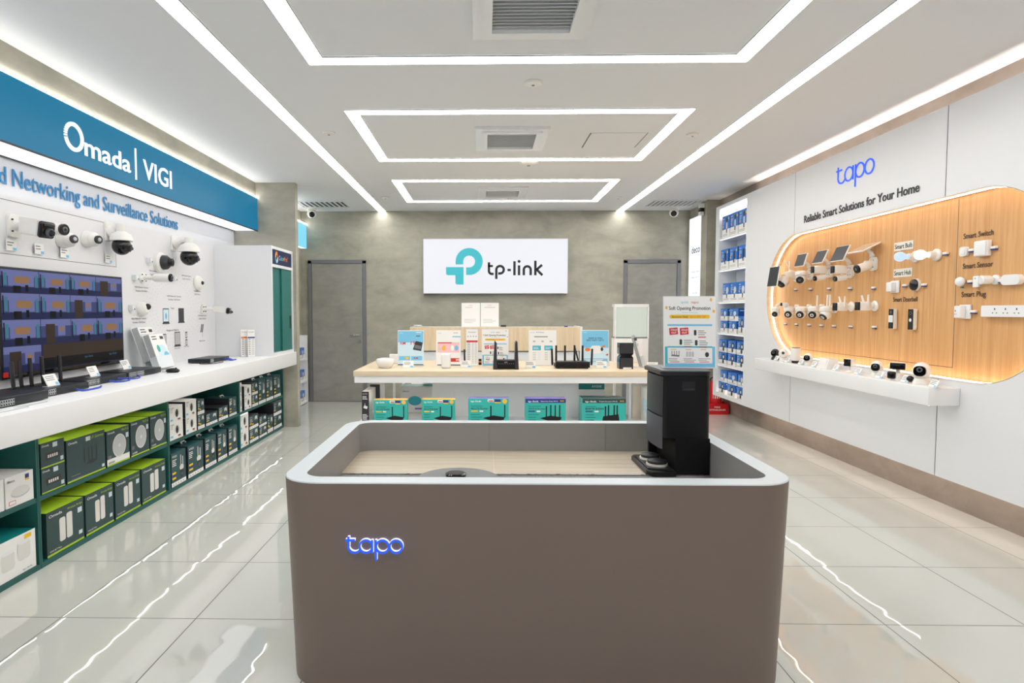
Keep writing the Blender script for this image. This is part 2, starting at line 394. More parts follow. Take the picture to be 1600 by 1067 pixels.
def ceil_disc(u, v, r, label, cat, name='smoke_detector', dome=False, grp='round fittings on the ceiling'):
    p = at(u, v, z=CEIL-.01)
    m = MB('plastic_white')
    m.lathe([(r, 0), (r, .006), (r*.93, .012), (r*.6, .016 if not dome else .03), (r*.2, .018 if not dome else .036)], (0, 0, 0), (0, 0, -1), 24)
    t = thing(name, label, cat, (p.x, p.y, CEIL - .001), 0, grp); m.build('housing', t)
    k = MB('grey'); k.lathe([(r*.18, 0), (r*.15, .004)], (0, 0, -.018 if not dome else -.036), (0, 0, -1), 12); k.build('sensor', t)
ceil_disc(833, 131, .058, 'round grey ceiling speaker between the large and middle light frames', 'ceiling speaker', 'ceiling_speaker')
ceil_disc(514, 209, .05, 'small round white sensor by the middle light frame, on the green shelving side', 'smoke detector')
ceil_disc(1082, 211, .05, 'small round white sensor by the middle light frame, on the oak display side', 'smoke detector')
ceil_disc(826, 254.5, .1, 'round white ceiling fitting between the middle and far light frames', 'smoke detector', dome=True)
ceil_disc(602, 309, .05, 'small round white sensor beside the far light frame, on the green shelving side', 'smoke detector')
ceil_disc(966, 309, .05, 'small round white sensor beside the far light frame, on the oak display side', 'smoke detector')
ceil_disc(794, 309, .045, 'small round white sensor just behind the far air grille', 'smoke detector')
# access hatch
p0, p1, p2 = at(909, 230, z=CEIL), at(991, 231, z=CEIL), at(922, 208, z=CEIL)
m = MB('seam'); w, d = p1.x - p0.x, p2.y - p0.y
m.box(0, w, 0, .006, -.003, -.001); m.box(0, .006, 0, d, -.003, -.001); m.box(w-.006, w, 0, d, -.003, -.001); m.box(0, w, d-.006, d, -.003, -.001)
t = thing('access_hatch', 'square access hatch flush in the ceiling inside the middle light frame', 'access hatch', (p0.x, p0.y, CEIL))
m.build('gap', t); MB('ceiling_white').box(.008, w-.008, .008, d-.008, -.004, -.001).build('panel', t)

def dome_cam(loc, label, r=.055, face=(0, -1, -.35), up=False):
    t = thing('dome_camera', label, 'security camera', loc, 0, 'small dome cameras near the ceiling')
    m = MB('plastic_white'); m.cyl((0, 0, 0), (0, 0, -1), r*1.15, .03); m.build('mount', t)
    MB('plastic_white').ball((0, 0, -.03 - r*.75), r).build('ball_housing', t)
    f = Vector(face).normalized(); o = Vector((0, 0, -.03 - r*.75)) + f*r*.72
    MB('lens').lathe([(r*.62, 0), (r*.62, r*.2), (r*.4, r*.32)], o, f, 18).build('lens', t)
p = at(487, 334, y=8.75); dome_cam((p.x, p.y, CEIL - .001), 'white dome camera on the ceiling by the dark slotted vent', .065, (.35, -1, -.4))
p = at(1053, 333, y=8.75); dome_cam((p.x, p.y, CEIL - .001), 'white dome camera on the ceiling by the pale slotted vent', .065, (-.35, -1, -.4))
p = at(1105, 322, y=8.35)
t = thing('box_camera', 'small white and black camera high on the pillar beside the blue carton shelves', 'security camera', (2.93, 8.3, 2.70))
MB('plastic_white').rbox(-.03, .038, -.03, .03, .04, .1, .008).build('mount', t); MB('black_gloss').rbox(-.03, .03, -.035, .03, -.01, .039, .01).build('lens', t); MB('plastic_white').rbox(-.03, .03, -.03, .03, -.06, -.011, .008).build('base', t)

# wall sign with the logo at the back
p0, p1 = at(661, 373, y=8.94), at(887, 458.5, y=8.94)
t = thing('wall_sign', 'backlit white lightbox with turquoise emblem and black lettering on the concrete wall', 'sign', ((p0.x+p1.x)/2, BACK, (p0.z+p1.z)/2))
SW, SH = p1.x - p0.x, p0.z - p1.z
b = MB('lightgrey').box(-SW/2, SW/2, -.098, -.001, -SH/2, SH/2); b.build('case', t)
MB('sign_white').box(-SW/2+.006, SW/2-.006, -.1, -.0985, -SH/2+.006, SH/2-.006).build('face', t)
def sx(X): return (X - 823) / 1396 * SW          # zoomed photo px to sign metres
def sz(Y): return -(Y - 337) / 533 * SH
lg = MB('logo_teal')
cx, cz = 570, 292; Ro, Ri = 131, 57
pts = []
for i in range(25):
    a = R(180 - 270*i/24); pts.append((cx + Ro*math.cos(a), cz - Ro*math.sin(a)))
pts += [(541, 423), (541, 349)]
for i in range(25):
    a = R(-90 + 270*i/24); pts.append((cx + Ri*math.cos(a), cz - Ri*math.sin(a)))
pts += [(513, 320), (439, 320)]
lg.prism([(sx(a), sz(b)) for a, b in pts], 'y', -.108, -.1)
q = [(347, 346), (516, 346), (516, 516), (455, 516), (443, 512), (437, 500), (437, 425), (365, 425), (352, 420), (347, 408)]
lg.prism([(sx(a), sz(b)) for a, b in q], 'y', -.108, -.1)
lg.build('emblem', t)
k = MB('ink')
def stroke(pts, w=23):
    pts = [Vector((sx(a), sz(b))) for a, b in pts]; hw = w/1396*SW/2; L_, R_ = [], []
    for i, p in enumerate(pts):
        d = (pts[min(i+1, len(pts)-1)] - pts[max(i-1, 0)]).normalized(); n = Vector((-d.y, d.x)); L_.append(p + n*hw); R_.append(p - n*hw)
    for i in range(len(pts)-1):
        k.prism([tuple(L_[i]), tuple(L_[i+1]), tuple(R_[i+1]), tuple(R_[i])], 'y', -.106, -.1)
def arc(cx, cy, r, a0, a1, n=14): return [(cx + r*math.cos(R(a0 + (a1-a0)*i/n)), cy - r*math.sin(R(a0 + (a1-a0)*i/n))) for i in range(n+1)]
stroke([(761, 300), (761, 385)] + arc(789, 385, 28, 180, 270, 6) + [(806, 413)]); stroke([(750, 336), (799, 336)], 20)
stroke([(832, 462), (832, 372)] + arc(868, 372, 36, 180, -90, 22) + [(850, 409)])
stroke([(940, 375), (972, 375)], 22)
stroke([(1007, 290), (1007, 426)]); stroke([(1051, 330), (1051, 426)]); k.ell(sx(1051), sz(292), 14/1396*SW, 14/1396*SW, -.106)
stroke([(1097, 426), (1097, 375)] + arc(1130, 372, 33, 180, 0, 14) + [(1163, 426)])
stroke([(1208, 285), (1208, 426)]); stroke([(1272, 326), (1216, 375)]); stroke([(1222, 372), (1276, 426)])
k.build('lettering', t)

# ---------------- fascia light boxes over the green shelving ----------------
FX = -2.60
t = thing('fascia_sign', 'long backlit teal fascia sign with white lettering above the camera wall', 'sign', (FX, 4.5, 2.28), LW)
def fy(u, v): return at(u, v, x=FX).y - 4.5
Y0, Y1 = 1.0 - 4.5, 7.018 - 4.5
MB('lightgrey').box(Y0, Y1, .004, .275, .012, .385).build('case', t)
MB('fascia_teal').box(Y0, Y1, 0, .003, 0, .372).build('face', t)
MB('led').box(Y0, Y1, -.004, .012, .375, .388).build('top_light', t)
MB('led_soffit').box(Y0, Y1, .012, .262, .004, .010).build('soffit_light', t)
MB('charcoal').box(Y0, Y1, -.001, .011, -.006, .003).box(Y0, Y1, .263, .275, -.002, .0115).build('edge_strip', t)
l = MB('fascia_letter')
# big O with rays, then the other letters
y_o, z_o = at(114.7, 214, x=FX).y - 4.5, at(114.7, 214, x=FX).z - 2.28
RO = .091; rw = .03
def ring(cx, cz, ro, ri, a0, a1, n=30):
    p = [(cx + ro*math.cos(R(a0+(a1-a0)*i/n)), cz + ro*math.sin(R(a0+(a1-a0)*i/n))) for i in range(n+1)]
    p += [(cx + ri*math.cos(R(a1+(a0-a1)*i/n)), cz + ri*math.sin(R(a1+(a0-a1)*i/n))) for i in range(n+1)]
    l.prism(p, 'y', -.008, 0)
ring(y_o, z_o, RO, RO-.025, -160, 98)
for i in range(9):
    a = 108 + i*11.0
    ring(y_o, z_o, RO, RO-.025, a - 3.2, a + 3.2, 2)
    
yb = z_o - RO
ym = [at(u, 240, x=FX).y - 4.5 for u in (130, 201.5)]
l.text('mada', ym[0], yb + .002, .128, ym[1]-ym[0], -.0085, bold=.018, depth=.004)
yv = [at(u, 270, x=FX).y - 4.5 for u in (211, 222, 266)]
l.box(yv[0], yv[0]+.012, -.008, 0, yb - .03, yb + .2)
l.text('VIGI', yv[1], yb + .002, .15, yv[2]-yv[1], -.0085, bold=.014, depth=.004)
l.build('lettering', t)
# the second, cyan box in the recess behind the pillar
t = thing('fascia_sign', 'small bright cyan lightbox high in the recess behind the concrete pillar', 'sign', (-2.62, 8.4, 2.28), LW)
MB('lightgrey').box(-.9, .63, .004, .078, .01, .36).build('case', t); MB('fascia_cyan').box(-.9, .63, 0, .003, 0, .345).build('face', t)
MB('led').box(-.9, .63, -.002, .012, .348, .365).build('top_light', t); MB('led_soffit').box(-.9, .63, .012, .075, .003, .009).build('soffit_light', t)

# slogan lettering on the wall under the fascia
def wall_text(s, a, b, cap, X, rz, label, m, name='lettering', grp=None, bold=.01, depth=.006, lift=0):
    p, q = at(*a, x=X), at(*b, x=X); w = abs(q.y - p.y)
    mb = MB(m); mb.text(s, 0, 0, cap, w, -.001, bold=bold, depth=depth)
    o = solo(mb, name, label, 'lettering', (X + (.002 if rz == LW else -.002), p.y, (p.z+q.z)/2 + lift), rz, grp)
    return o
z_sl = 2.12
p = at(-190, 270, x=-2.878); q = at(277, 352, x=-2.878)
n0 = at(19, 290, x=-2.878).y
mb = MB('text_blue'); mb.text('Networking and Surveillance Solutions', n0, z_sl, .112, q.y - n0, -.001, bold=.003, depth=.004); mb.text('Unified', n0 - .05, z_sl, .112, .36, -.001, bold=.003, depth=.004, align='R')
o = solo(mb, 'slogan', 'blue slogan lettering on the white wall under the teal fascia', 'lettering', (-2.876, 0, 0), LW)
# ---------------- green shelving and white worktop along the wall on the left ----------------
WT = .885
TOPX0, TOPX1 = -2.80, -2.17
struct(MB('panel_white').box(-2.88, -2.80, 1.0, 6.3045, .0, 2.043), 'trim_2')
m = MB('panel_white').box(-2.80, -2.76, 1.0, 4.55, WT, 2.03)
m.box(-2.7602, -2.7595, 1.0, 4.545, 2.0, 2.003, 'seam'); m.box(-2.7602, -2.7595, 1.0, 4.545, 1.688, 1.691, 'seam'); m.box(-2.7602, -2.7595, 4.541, 4.544, 1.69, 2.0, 'midgrey')
struct(m, 'trim_3')
m = MB('white').rbox(TOPX0, TOPX1, 1.2, 7.016, WT-.15, WT, .004)
o = tag(m.build('worktop'), 'long white worktop with a thick front edge over the green shelving', 'counter')
BX = [1.79, 3.10, 4.42, 5.735, 7.005]
bay_say = ['cut off by the photo edge', 'filled with lime topped cartons', 'second from the concrete pillar', 'touching the concrete pillar']
SH0, SH1 = .03, .385
for i in range(4):
    y0, y1 = BX[i] + .001, BX[i+1] - .001
    t = thing('shelving_unit', 'dark green open shelving unit under the worktop, ' + bay_say[i], 'shelf', (-2.33, (y0+y1)/2, 0), LW, 'green shelving units')
    w = (y1-y0)/2; D = .465
    MB('green_unit').box(-w+.012, w-.012, D-.015, D, SH0, .733).build('back_panel', t)
    for s in (-1, 1): MB('green_unit').box(min(s*w, s*(w-.011)), max(s*w, s*(w-.011)), 0, D, 0, .733).build('side_panel', t)
    MB('green_unit').box(-w+.012, w-.012, 0, D-.016, 0.0, SH0-.001).build('plinth', t)
    sh = MB('green_unit').box(-w+.012, w-.012, .002, D-.016, SH1-.026, SH1-.001).build('shelf', t)
    MB('led_shelf').box(-w+.03, w-.03, .014, .019, SH1-.031, SH1-.0265).build('light_strip', sh)
    MB('led_shelf').box(-w+.03, w-.03, .014, .019, .7285, .7335).build('top_light_strip', t)

# cartons: front face at local y = 0
def base(w, h, d, front, top=None, left=None, back=None):
    return MB(front).cbox(-w/2, w/2, 0, d, 0, h, front, top, left, left, back or left)
def c_bridge(w, h, d):
    m = base(w, h, d, 'card_green', 'card_lime', 'card_green')
    m.quad(-w/2, w/2, 0, .012, -.0006, 'card_lime')
    for k in (-1, 1): m.poly(rrect(k*w*.095-w*.08, k*w*.095+w*.08, h*.22, h*.78 + k*.006, .012), -.001, 'pale_device')
    m.text('Omada', -w*.44, h*.86, .016, w*.34, m='card_white', bold=.01); m.text('Wireless Bridge', w*.46, h*.87, .013, w*.42, m='card_lime', align='R')
    m.quad(w*.33, w*.45, h*.68, h*.8, -.001, 'sticker'); m.quad(w*.35, w*.45, h*.16, h*.25, -.001, 'sticker')
    m.text('5GHz 867 Mbps', -w*.44, h*.09, .009, w*.3, m='card_white'); m.quad(-w*.2, w*.1, h+.0006, h+.0006) if 0 else None
    return m
def c_ap(w, h, d, white=False):
    m = base(w, h, d, 'card_green', 'card_lime', 'card_green')
    if white: m.quad(-w/2, w/2, 0, h*.2, -.0005, 'card_white')
    m.quad(-w/2, w/2, 0, .01, -.0007, 'card_lime')
    m.ell(0.01, h*.5, w*.3, h*.33, -.001, 'pale_device', 28); m.ell(0.01, h*.5, w*.27, h*.3, -.0014, 'lightgrey', 28); m.ell(0.01, h*.5, w*.05, h*.05, -.0018, 'pale_device')
    m.text('Omada', -w*.46, h*.9, .013, w*.3, m='card_white', bold=.01); m.text('Wi-Fi 6', w*.46, h*.88, .018, w*.32, m='card_lime', align='R')
    m.quad(w*.34, w*.46, h*.66, h*.8, -.001, 'sticker'); m.quad(-w*.46, -w*.32, h*.2, h*.3, -.001, 'print_text')
    m.text('BE9300' if white else 'AX3000', -w*.44, h*.07, .012, w*.26, m='print_dark' if white else 'card_white', bold=.01)
    return m
def c_gateway(w, h, d):
    m = base(w, h, d, 'card_green', 'card_lime', 'card_green')
    m.quad(-w/2, w/2, 0, .01, -.0007, 'card_lime')
    m.poly([(-.02, h*.3), (.05, h*.27), (.1, h*.33), (.04, h*.38)], -.001, 'charcoal')
    for x in (-.02, .02, .05, .09): m.quad(x-.004, x+.004, h*.34, h*.7, -.0012, 'charcoal')
    m.text('Omada', -w*.46, h*.88, .015, w*.22, m='card_white', bold=.01); m.text('Wi-Fi Gateway', w*.46, h*.87, .018, w*.42, m='card_lime', align='R')
    m.quad(-w*.02, w*.1, h*.85, h*.95, -.001, 'sticker'); m.quad(w*.4, w*.47, h*.08, h*.15, -.001, 'sticker'); m.lines(-w*.4, -w*.05, h*.12, 2, .02, .006, m='print_text')
    return m
def c_switch(w, h, d):
    m = base(w, h, d, 'card_green', 'card_lime', 'card_green')
    m.quad(-w/2, w/2, 0, .007, -.0007, 'card_lime'); m.poly(rrect(-w*.32, w*.32, h*.28, h*.56, .008), -.001, 'charcoal')
    for k in range(5): m.quad(-w*.22 + k*w*.09, -w*.22 + k*w*.09 + w*.06, h*.36, h*.48, -.0014, 'pale_device')
    m.text('Omada', -w*.46, h*.84, .011, w*.3, m='card_white', bold=.01); m.quad(w*.0, w*.2, h*.74, h*.93, -.001, 'sticker'); m.quad(w*.32, w*.45, h*.12, h*.28, -.001, 'sticker')
    return m
def c_large(w, h, d):
    m = base(w, h, d, 'card_teal', 'card_teal', 'card_dark')
    m.quad(-w/2, w/2, 0, h*.12, -.0006, 'card_white')
    for k in range(5): m.quad(-w*.4 + k*w*.17, -w*.4 + k*w*.17 + .008, h*.04, h*.075, -.001, 'print_dark')
    m.text('VIGI', -w*.44, h*.86, .016, w*.3, m='card_white', bold=.012); m.lines(-w*.44, -w*.12, h*.77, 4, h*.055, .006, m='card_white')
    m.poly(rrect(w*.06, w*.34, h*.4, h*.56, .02), -.001, 'pale_device'); m.quad(w*.12, w*.17, h*.5, h*.86, -.0011, 'pale_device'); m.quad(w*.26, w*.31, h*.5, h*.8, -.0011, 'pale_device')
    m.poly([(w*.1, h*.41), (w*.32, h*.41), (w*.29, h*.22), (w*.22, h*.17), (w*.14, h*.22)], -.0014, 'black'); m.ell(w*.21, h*.28, w*.06, w*.06, -.0018, 'ring_grey')
    for k, c in enumerate(('yellow', 'navy', 'yellow')): m.quad(-w*.44, -w*.2, h*(.36-.075*k), h*(.42-.075*k), -.001, c)
    m.tube([(-.03, d*.4, h), (-.03, d*.45, h+.014), (.03, d*.45, h+.014), (.03, d*.4, h)], .006, 6, 'pale_device')
    return m
def c_small(w, h, d, var=0):
    m = base(w, h, d, 'card_teal', 'card_dark', 'card_dark')
    m.quad(-w/2, w/2, 0, h*.22, -.0006, 'card_white')
    for k in range(4): m.quad(-w*.4 + k*w*.2, -w*.4 + k*w*.2 + .006, h*.07, h*.14, -.001, 'print_dark')
    m.text('VIGI', -w*.44, h*.84, .01, w*.26, m='card_white', bold=.012); m.lines(-w*.44, -w*.14, h*.72, 3, h*.09, .004, m='card_white')
    m.quad(-w*.44, -w*.24, h*.36, h*.46, -.001, 'yellow'); m.quad(-w*.2, -w*.04, h*.28, h*.38, -.001, 'navy' if var else 'yellow')
    m.poly(rrect(w*.1, w*.38, h*.5, h*.86, .015), -.001, 'pale_device'); m.ell(w*.22, h*.48, w*.11, h*.17, -.0014, 'black'); m.ell(w*.22, h*.48, w*.05, h*.08, -.0018, 'ring_grey')
    return m
def c_white(w, h, d, side='card_dark'):
    m = base(w, h, d, 'card_white', 'card_white', side)
    m.ell(w*.06, h*.58, w*.2, h*.27, -.001, 'pale_device', 24); m.ell(w*.04, h*.56, w*.11, h*.24, -.0014, 'charcoal', 20); m.ell(w*.04, h*.56, w*.05, h*.1, -.0018, 'lens')
    m.lines(-w*.44, -w*.2, h*.82, 3, h*.08, .004, m='print_grey'); m.quad(-w*.44, -w*.26, h*.14, h*.26, -.001, 'skyblue'); m.quad(w*.1, w*.3, h*.14, h*.22, -.001, 'navy'); m.quad(w*.12, w*.34, h*.08, h*.14, -.001, 'yellow')
    m.text('VIGI', -w*.44, h*.88, .01, w*.24, m='print_dark', bold=.01)
    if side == 'card_dark': m.add([(-w/2-.0006, d*.9, h*.75), (-w/2-.0006, d*.4, h*.75), (-w/2-.0006, d*.4, h*.83), (-w/2-.0006, d*.9, h*.83)], [(0, 1, 2, 3)], 'print_grey')
    return m
def c_deco(w, h, d):
    m = base(w, h, d, 'card_white', 'card_white', 'card_white')
    m.text('deco', -w*.44, h*.8, .014, w*.26, m='print_dark'); m.ell(w*.02, h*.4, w*.34, h*.16, -.001, 'lightgrey', 24); m.ell(w*.02, h*.44, w*.33, h*.15, -.0014, 'pale_device', 24)
    m.quad(w*.2, w*.34, h*.78, h*.92, -.001, 'navy'); m.quad(w*.2, w*.34, h*.72, h*.78, -.0012, 'yellow'); m.poly(rrect(-w*.4, -w*.16, h*.07, h*.2, .003), -.001, 'red_sign'); m.poly(rrect(-w*.385, -w*.175, h*.085, h*.185, .003), -.0014, 'card_white')
    return m
def c_mesh(w, h, d):
    m = base(w, h, d, 'card_white', 'teal_deep', 'card_white')
    m.text('deco', -w*.44, h*.74, .022, w*.22, m='print_dark'); m.text('AX3000', -w*.44, h*.56, .014, w*.24, m='teal_deep', bold=.015)
    for k in (0, 1): m.poly(rrect(w*(.02+.22*k), w*(.2+.22*k), h*(.24+.1*k), h*(.7+.1*k), .02), -.001 - k*.0003, 'pale_device'); m.ell(w*(.11+.22*k), h*(.69+.1*k), w*.09, h*.05, -.0017, 'white')
    m.quad(-w*.44, -w*.28, h*.2, h*.3, -.001, 'navy'); m.quad(-w*.44, -w*.28, h*.14, h*.2, -.0012, 'yellow'); m.poly(rrect(-w*.25, -w*.12, h*.14, h*.3, .004), -.001, 'red_sign'); m.poly(rrect(-w*.24, -w*.13, h*.16, h*.28, .004), -.0014, 'card_white')
    m.quad(w*.34, w*.44, h*.84, h*.95, -.001, 'yellow'); m.lines(-w*.44, -w*.1, h*.46, 3, .016, .005, m='print_text'); m.text('tp-link', w*.3, h*.06, .01, w*.14, m='teal_deep')
    v = [(w*.05 + .06*math.cos(a), d*.35 + .045*math.sin(a), h + .0006) for a in [2*math.pi*i/20 for i in range(20)]]
    m.add(v, [list(range(20))], 'card_white')
    return m
KIND = {'bridge': c_bridge, 'ap': c_ap, 'gateway': c_gateway, 'switch': c_switch, 'large': c_large, 'small': c_small, 'white': c_white, 'deco': c_deco, 'mesh': c_mesh}
FB = -2.337
def lbox(kind, u0, u1, z, h, d, label, grp, dx=0, y=None, **kw):
    if y is None: y0, y1 = at(u0, 700, x=FB).y + .003, at(u1, 700, x=FB).y - .003
    else: y0, y1 = y
    for b in BX:                                   # keep clear of the upright panels
        if b - .03 < y0 < b + .015: y0 = b + .015
        if b - .015 < y1 < b + .03: y1 = b - .015
    w = round(y1 - y0, 2); w = max(.05, min(w, y1 - y0))
    me = shared((kind + '_carton', w, h, d, tuple(kw.items())), lambda: KIND[kind](w, h, d, **kw))
    nm = {'bridge': 'wireless_bridge_carton', 'ap': 'access_point_carton', 'gateway': 'gateway_carton', 'switch': 'switch_carton', 'large': 'camera_carton', 'small': 'small_camera_carton',
          'white': 'white_camera_carton', 'deco': 'mesh_router_carton', 'mesh': 'mesh_router_carton'}[kind]
    return place(me, nm, label, 'box', (FB - dx, (y0+y1)/2, z + .0005), LW, grp)
U, D_ = SH1, SH0
G = 'cartons in the shelving cut off by the photo edge'
lbox('deco', 0, 0, U, .155, .2, 'white carton with a pale disc on the upper shelf, its whole front in view', G, y=(2.89, 3.075))
lbox('deco', 0, 0, U, .155, .2, 'white carton cut by the photo edge on the upper shelf', G, y=(2.695, 2.88))
lbox('mesh', 0, 0, D_, .2, .24, 'wide white carton with turquoise top and two white cylinders pictured', G, y=(2.60, 3.075))
G = 'dark green cartons with lime tops'
lbox('switch', 62, 101, U, .135, .2, 'small dark green switch carton, bottom one of the stack of two', G)
lbox('switch', 62, 101, U + .136, .135, .2, 'small dark green switch carton, top one of the stack of two', G)
lbox('gateway', 103, 164.5, U, .245, .3, 'wide dark green gateway carton picturing a black router with antennas', G)
lbox('ap', 166, 203, U, .225, .3, 'dark green carton with a pale disc and white bottom band', G, white=True)
lbox('ap', 204, 234, U, .235, .3, 'dark green carton with a white disc beside the one with a white bottom band', G)
lbox('ap', 235, 263, U, .235, .3, 'dark green carton with a white disc next to the green upright panel', G)
bu = [(67, 128), (130, 175), (177, 218), (220, 258)]
bz = ['largest of the bottom front row', 'second largest of the bottom front row', 'third largest of the bottom front row', 'smallest of the bottom front row']
for i, (a, b) in enumerate(bu): lbox('bridge', a, b, D_, .245, .19, 'dark green bridge carton with lime top, ' + bz[i], G)
yy = [3.115+.01, 3.42, 3.71, 4.0]
for i in range(4): lbox('bridge', 0, 0, D_, .245, .19, 'dark green bridge carton standing behind the %s one of the bottom front row' % ORD[i], 'cartons of the hidden back row', dx=.215, y=(yy[i], yy[i]+.28))
G = 'camera cartons in the second shelving unit from the pillar'
for k in range(2): lbox('white', 265.5, 287, U + k*.126, .125, .14, 'white lens carton touching the green upright on the upper shelf, %s of two' % ('bottom', 'top')[k], G)
for k in range(2): lbox('white', 290.5, 308.5, U + k*.131, .13, .3, 'white carton with black flanks behind the near white stack, %s of two' % ('bottom', 'top')[k], G)
for k in range(2): lbox('small', 309.5, 321, U + k*.121, .12, .2, 'small dark teal camera carton beside the black flanked white stack, %s of two' % ('bottom', 'top')[k], G)
lbox('small', 322.5, 341, U, .1, .22, 'lowest dark teal camera carton standing alone on the upper shelf', G, var=1)
lbox('small', 342.5, 357.5, U, .115, .22, 'low dark teal camera carton between the other low one and the tall one', G)
lbox('large', 359, 371, U, .17, .24, 'tall dark teal camera carton at the pillar end of the upper shelf', G)
lbox('small', 0, 0, U, .19, .13, 'dark carton at the back of the upper shelf behind the low teal cartons', G, dx=.3, y=(5.13, 5.42))
for i, (a, b) in enumerate([(266.5, 290), (293, 317.5), (320, 338), (340, 355), (357, 371)]):
    lbox('large', a, b, D_, .255, .24, 'large dark teal carton on the bottom shelf, %s after the lime topped bridge cartons' % ORD[i], G)
G = 'camera cartons in the shelving unit touching the pillar'
for k in range(2): lbox('white', 374, 379.5, U + k*.141, .14, .2, 'narrow white carton at the near end of the pillar side upper shelf, %s of two' % ('bottom', 'top')[k], G)
for k in range(2): lbox('white', 383, 394.5, U + k*.118, .117, .2, 'white carton with black flanks second on the pillar side upper shelf, %s of two' % ('bottom', 'top')[k], G)
for k in range(2): lbox('small', 395, 404.5, U + k*.121, .12, .24, 'small dark teal carton third on the pillar side upper shelf, %s of two' % ('bottom', 'top')[k], G)
for i, (a, b) in enumerate([(405.3, 416.8), (417.4, 428.4), (429, 440.2)]):
    lbox('large', a, b, U, .245, .22, 'tall dark teal camera carton on the pillar side upper shelf, %s from the pillar' % ('third', 'second', 'first')[i], G)
for k in range(2): lbox('white', 375, 389, D_ + k*.161, .16, .2, 'white carton with a black lens on the pillar side bottom shelf, %s of two' % ('bottom', 'top')[k], G, side='card_white')
for k in range(2): lbox('small', 390, 404.6, D_ + k*.136, .135, .24, 'dark teal carton beside the white stack on the pillar side bottom shelf, %s of two' % ('bottom', 'top')[k], G)
for k in range(2): lbox('small', 405.5, 417.6, D_ + k*.111, .11, .2, 'dark teal carton in the lower stack of the pillar side bottom shelf, %s of two' % ('bottom', 'top')[k], G, var=1)
lbox('small', 418.4, 427.4, D_, .185, .2, 'dark teal carton standing alone near the pillar on the bottom shelf', G)
for k in range(2): lbox('small', 428.2, 441, D_ + k*.151, .15, .34, 'deep dark teal carton against the pillar on the bottom shelf, %s of two' % ('bottom', 'top')[k], G, var=1)

# ---------------- end cabinet with green sliding doors ----------------
t = thing('sample_cabinet', 'white cabinet with green sliding doors standing on the worktop end by the pillar', 'cabinet', (-2.20, 6.66, WT + .0005), LW)
W, Hc, Dc = .355, 1.153, .5995
b = MB('panel_white')
b.box(-W, -W+.03, 0, Dc, 0, Hc); b.box(W-.03, W, 0, Dc, 0, Hc); b.box(-W+.03, W-.03, 0, Dc, Hc-.03, Hc); b.box(-W+.03, W-.03, 0, Dc, 0, .03)
b.box(-W+.03, W-.03, 0, .05, .935, .965); b.box(-W+.03, W-.03, Dc-.02, Dc, .03, Hc-.03); b.build('case', t)
h = MB('colorpro_navy').box(-W+.031, W-.031, .008, .02, .966, Hc-.031).build('header_sign', t)
lt = MB('fascia_letter'); x0 = -.19
for k, c in enumerate(('red_sign', 'orange', 'yellow', 'teal', 'skyblue', 'pink')):
    a0 = R(60*k); cx, cz = -.17, 1.045
    lt.poly([(cx + r*math.cos(a0 + R(60)*q), cz + r*1.35*math.sin(a0 + R(60)*q)) for r, q in ((.02, 0), (.048, 0), (.048, .5), (.048, 1), (.02, 1), (.02, .5))], .0068, c)
lt.text('Co', -.1, 1.022, .05, .085, .0068, 'skyblue', .02); lt.text('lo', -.01, 1.022, .05, .05, .0068, 'teal', .02); lt.text('r', .045, 1.022, .05, .025, .0068, 'yellow', .02); lt.text('Pro', .075, 1.022, .05, .1, .0068, 'orange', .02); lt.text('+', .18, 1.045, .04, .03, .0068, 'red_sign', .02)
lt.build('lettering', h)
for k, (x0, x1, y) in enumerate(((-W+.032, .01, .03), (.0, W-.032, .012))):
    d = MB('green_door').box(x0, x1, y, y+.015, .032, .933).build('sliding_door', t)
    xx = x0 + .05 if k == 0 else x1 - .05
    MB('black').box(xx-.018, xx+.018, y-.004, y-.0005, .27, .42).build('handle', d)

# ---------------- television ----------------
t = thing('television', 'large wall mounted television showing a grid of shop camera views', 'television', (-2.722, 3.955, .967), LW)
TW, TH = .585, .645
MB('black_matt').box(-TW+.04, TW-.04, .004, .036, .05, TH-.04).build('back_case', t)
MB('black').rbox(-TW, TW, -.004, .012, 0, TH, .003).build('bezel', t)
s = MB('screen_dark'); s.quad(-TW+.012, TW-.008, .03, TH-.01, -.0046, 'screen_deep')
rows = [(.50, .63), (.345, .495), (.19, .34), (.035, .185)]; cols = [(-.57, -.275), (-.27, -.0), (.005, .27), (.275, .573)]
rnd = random.Random(3)
for j, (z0, z1) in enumerate(rows):
    for i, (x0, x1) in enumerate(cols):
        if j == 3 and i > 0: continue
        w, h = x1-x0, z1-z0
        def q(a, b, c, d, m, k=1): s.quad(x0+a*w, x0+b*w, z0+c*h, z0+d*h, -.0046-.0004*k, m)
        q(0, 1, 0, 1, 'screen_blue'); q(0, 1, .72, 1, 'screen_pale', 2); q(0, 1, 0, .25, 'screen_deep', 2)
        if (i+j) % 4 == 3:
            q(.15, .45, 0, .8, 'screen_brown', 3); q(.55, .8, .3, .75, 'screen_pale', 3); q(.6, .75, .5, .66, 'screen_orange', 4)
        else:
            q(.18, .86, .28, .8, 'screen_pale', 3)
            e0 = .3 + .1*rnd.random(); s.poly(rrect(x0+e0*w, x0+(e0+.42)*w, z0+.42*h, z0+.72*h, .02), -.0064, 'screen_orange')
            q(.06, .15, .3, .85, 'screen_cyan', 4); q(.88, .97, .25, .8, 'screen_cyan', 4); q(.02, .05, .2, .9, 'screen_black', 4); q(.3, .5, 0, .3, 'screen_black', 4); q(.62, .7, .05, .35, 'screen_black', 4)
s.quad(-.26, .573, .10, .185, -.0056, 'screen_brown'); s.quad(-.26, .573, .035, .10, -.0056, 'screen_black')
for x in (.13, .4): s.text('tp-link', x, .075, .016, .09, -.0062, 'screen_cyan')
s.build('screen', t)
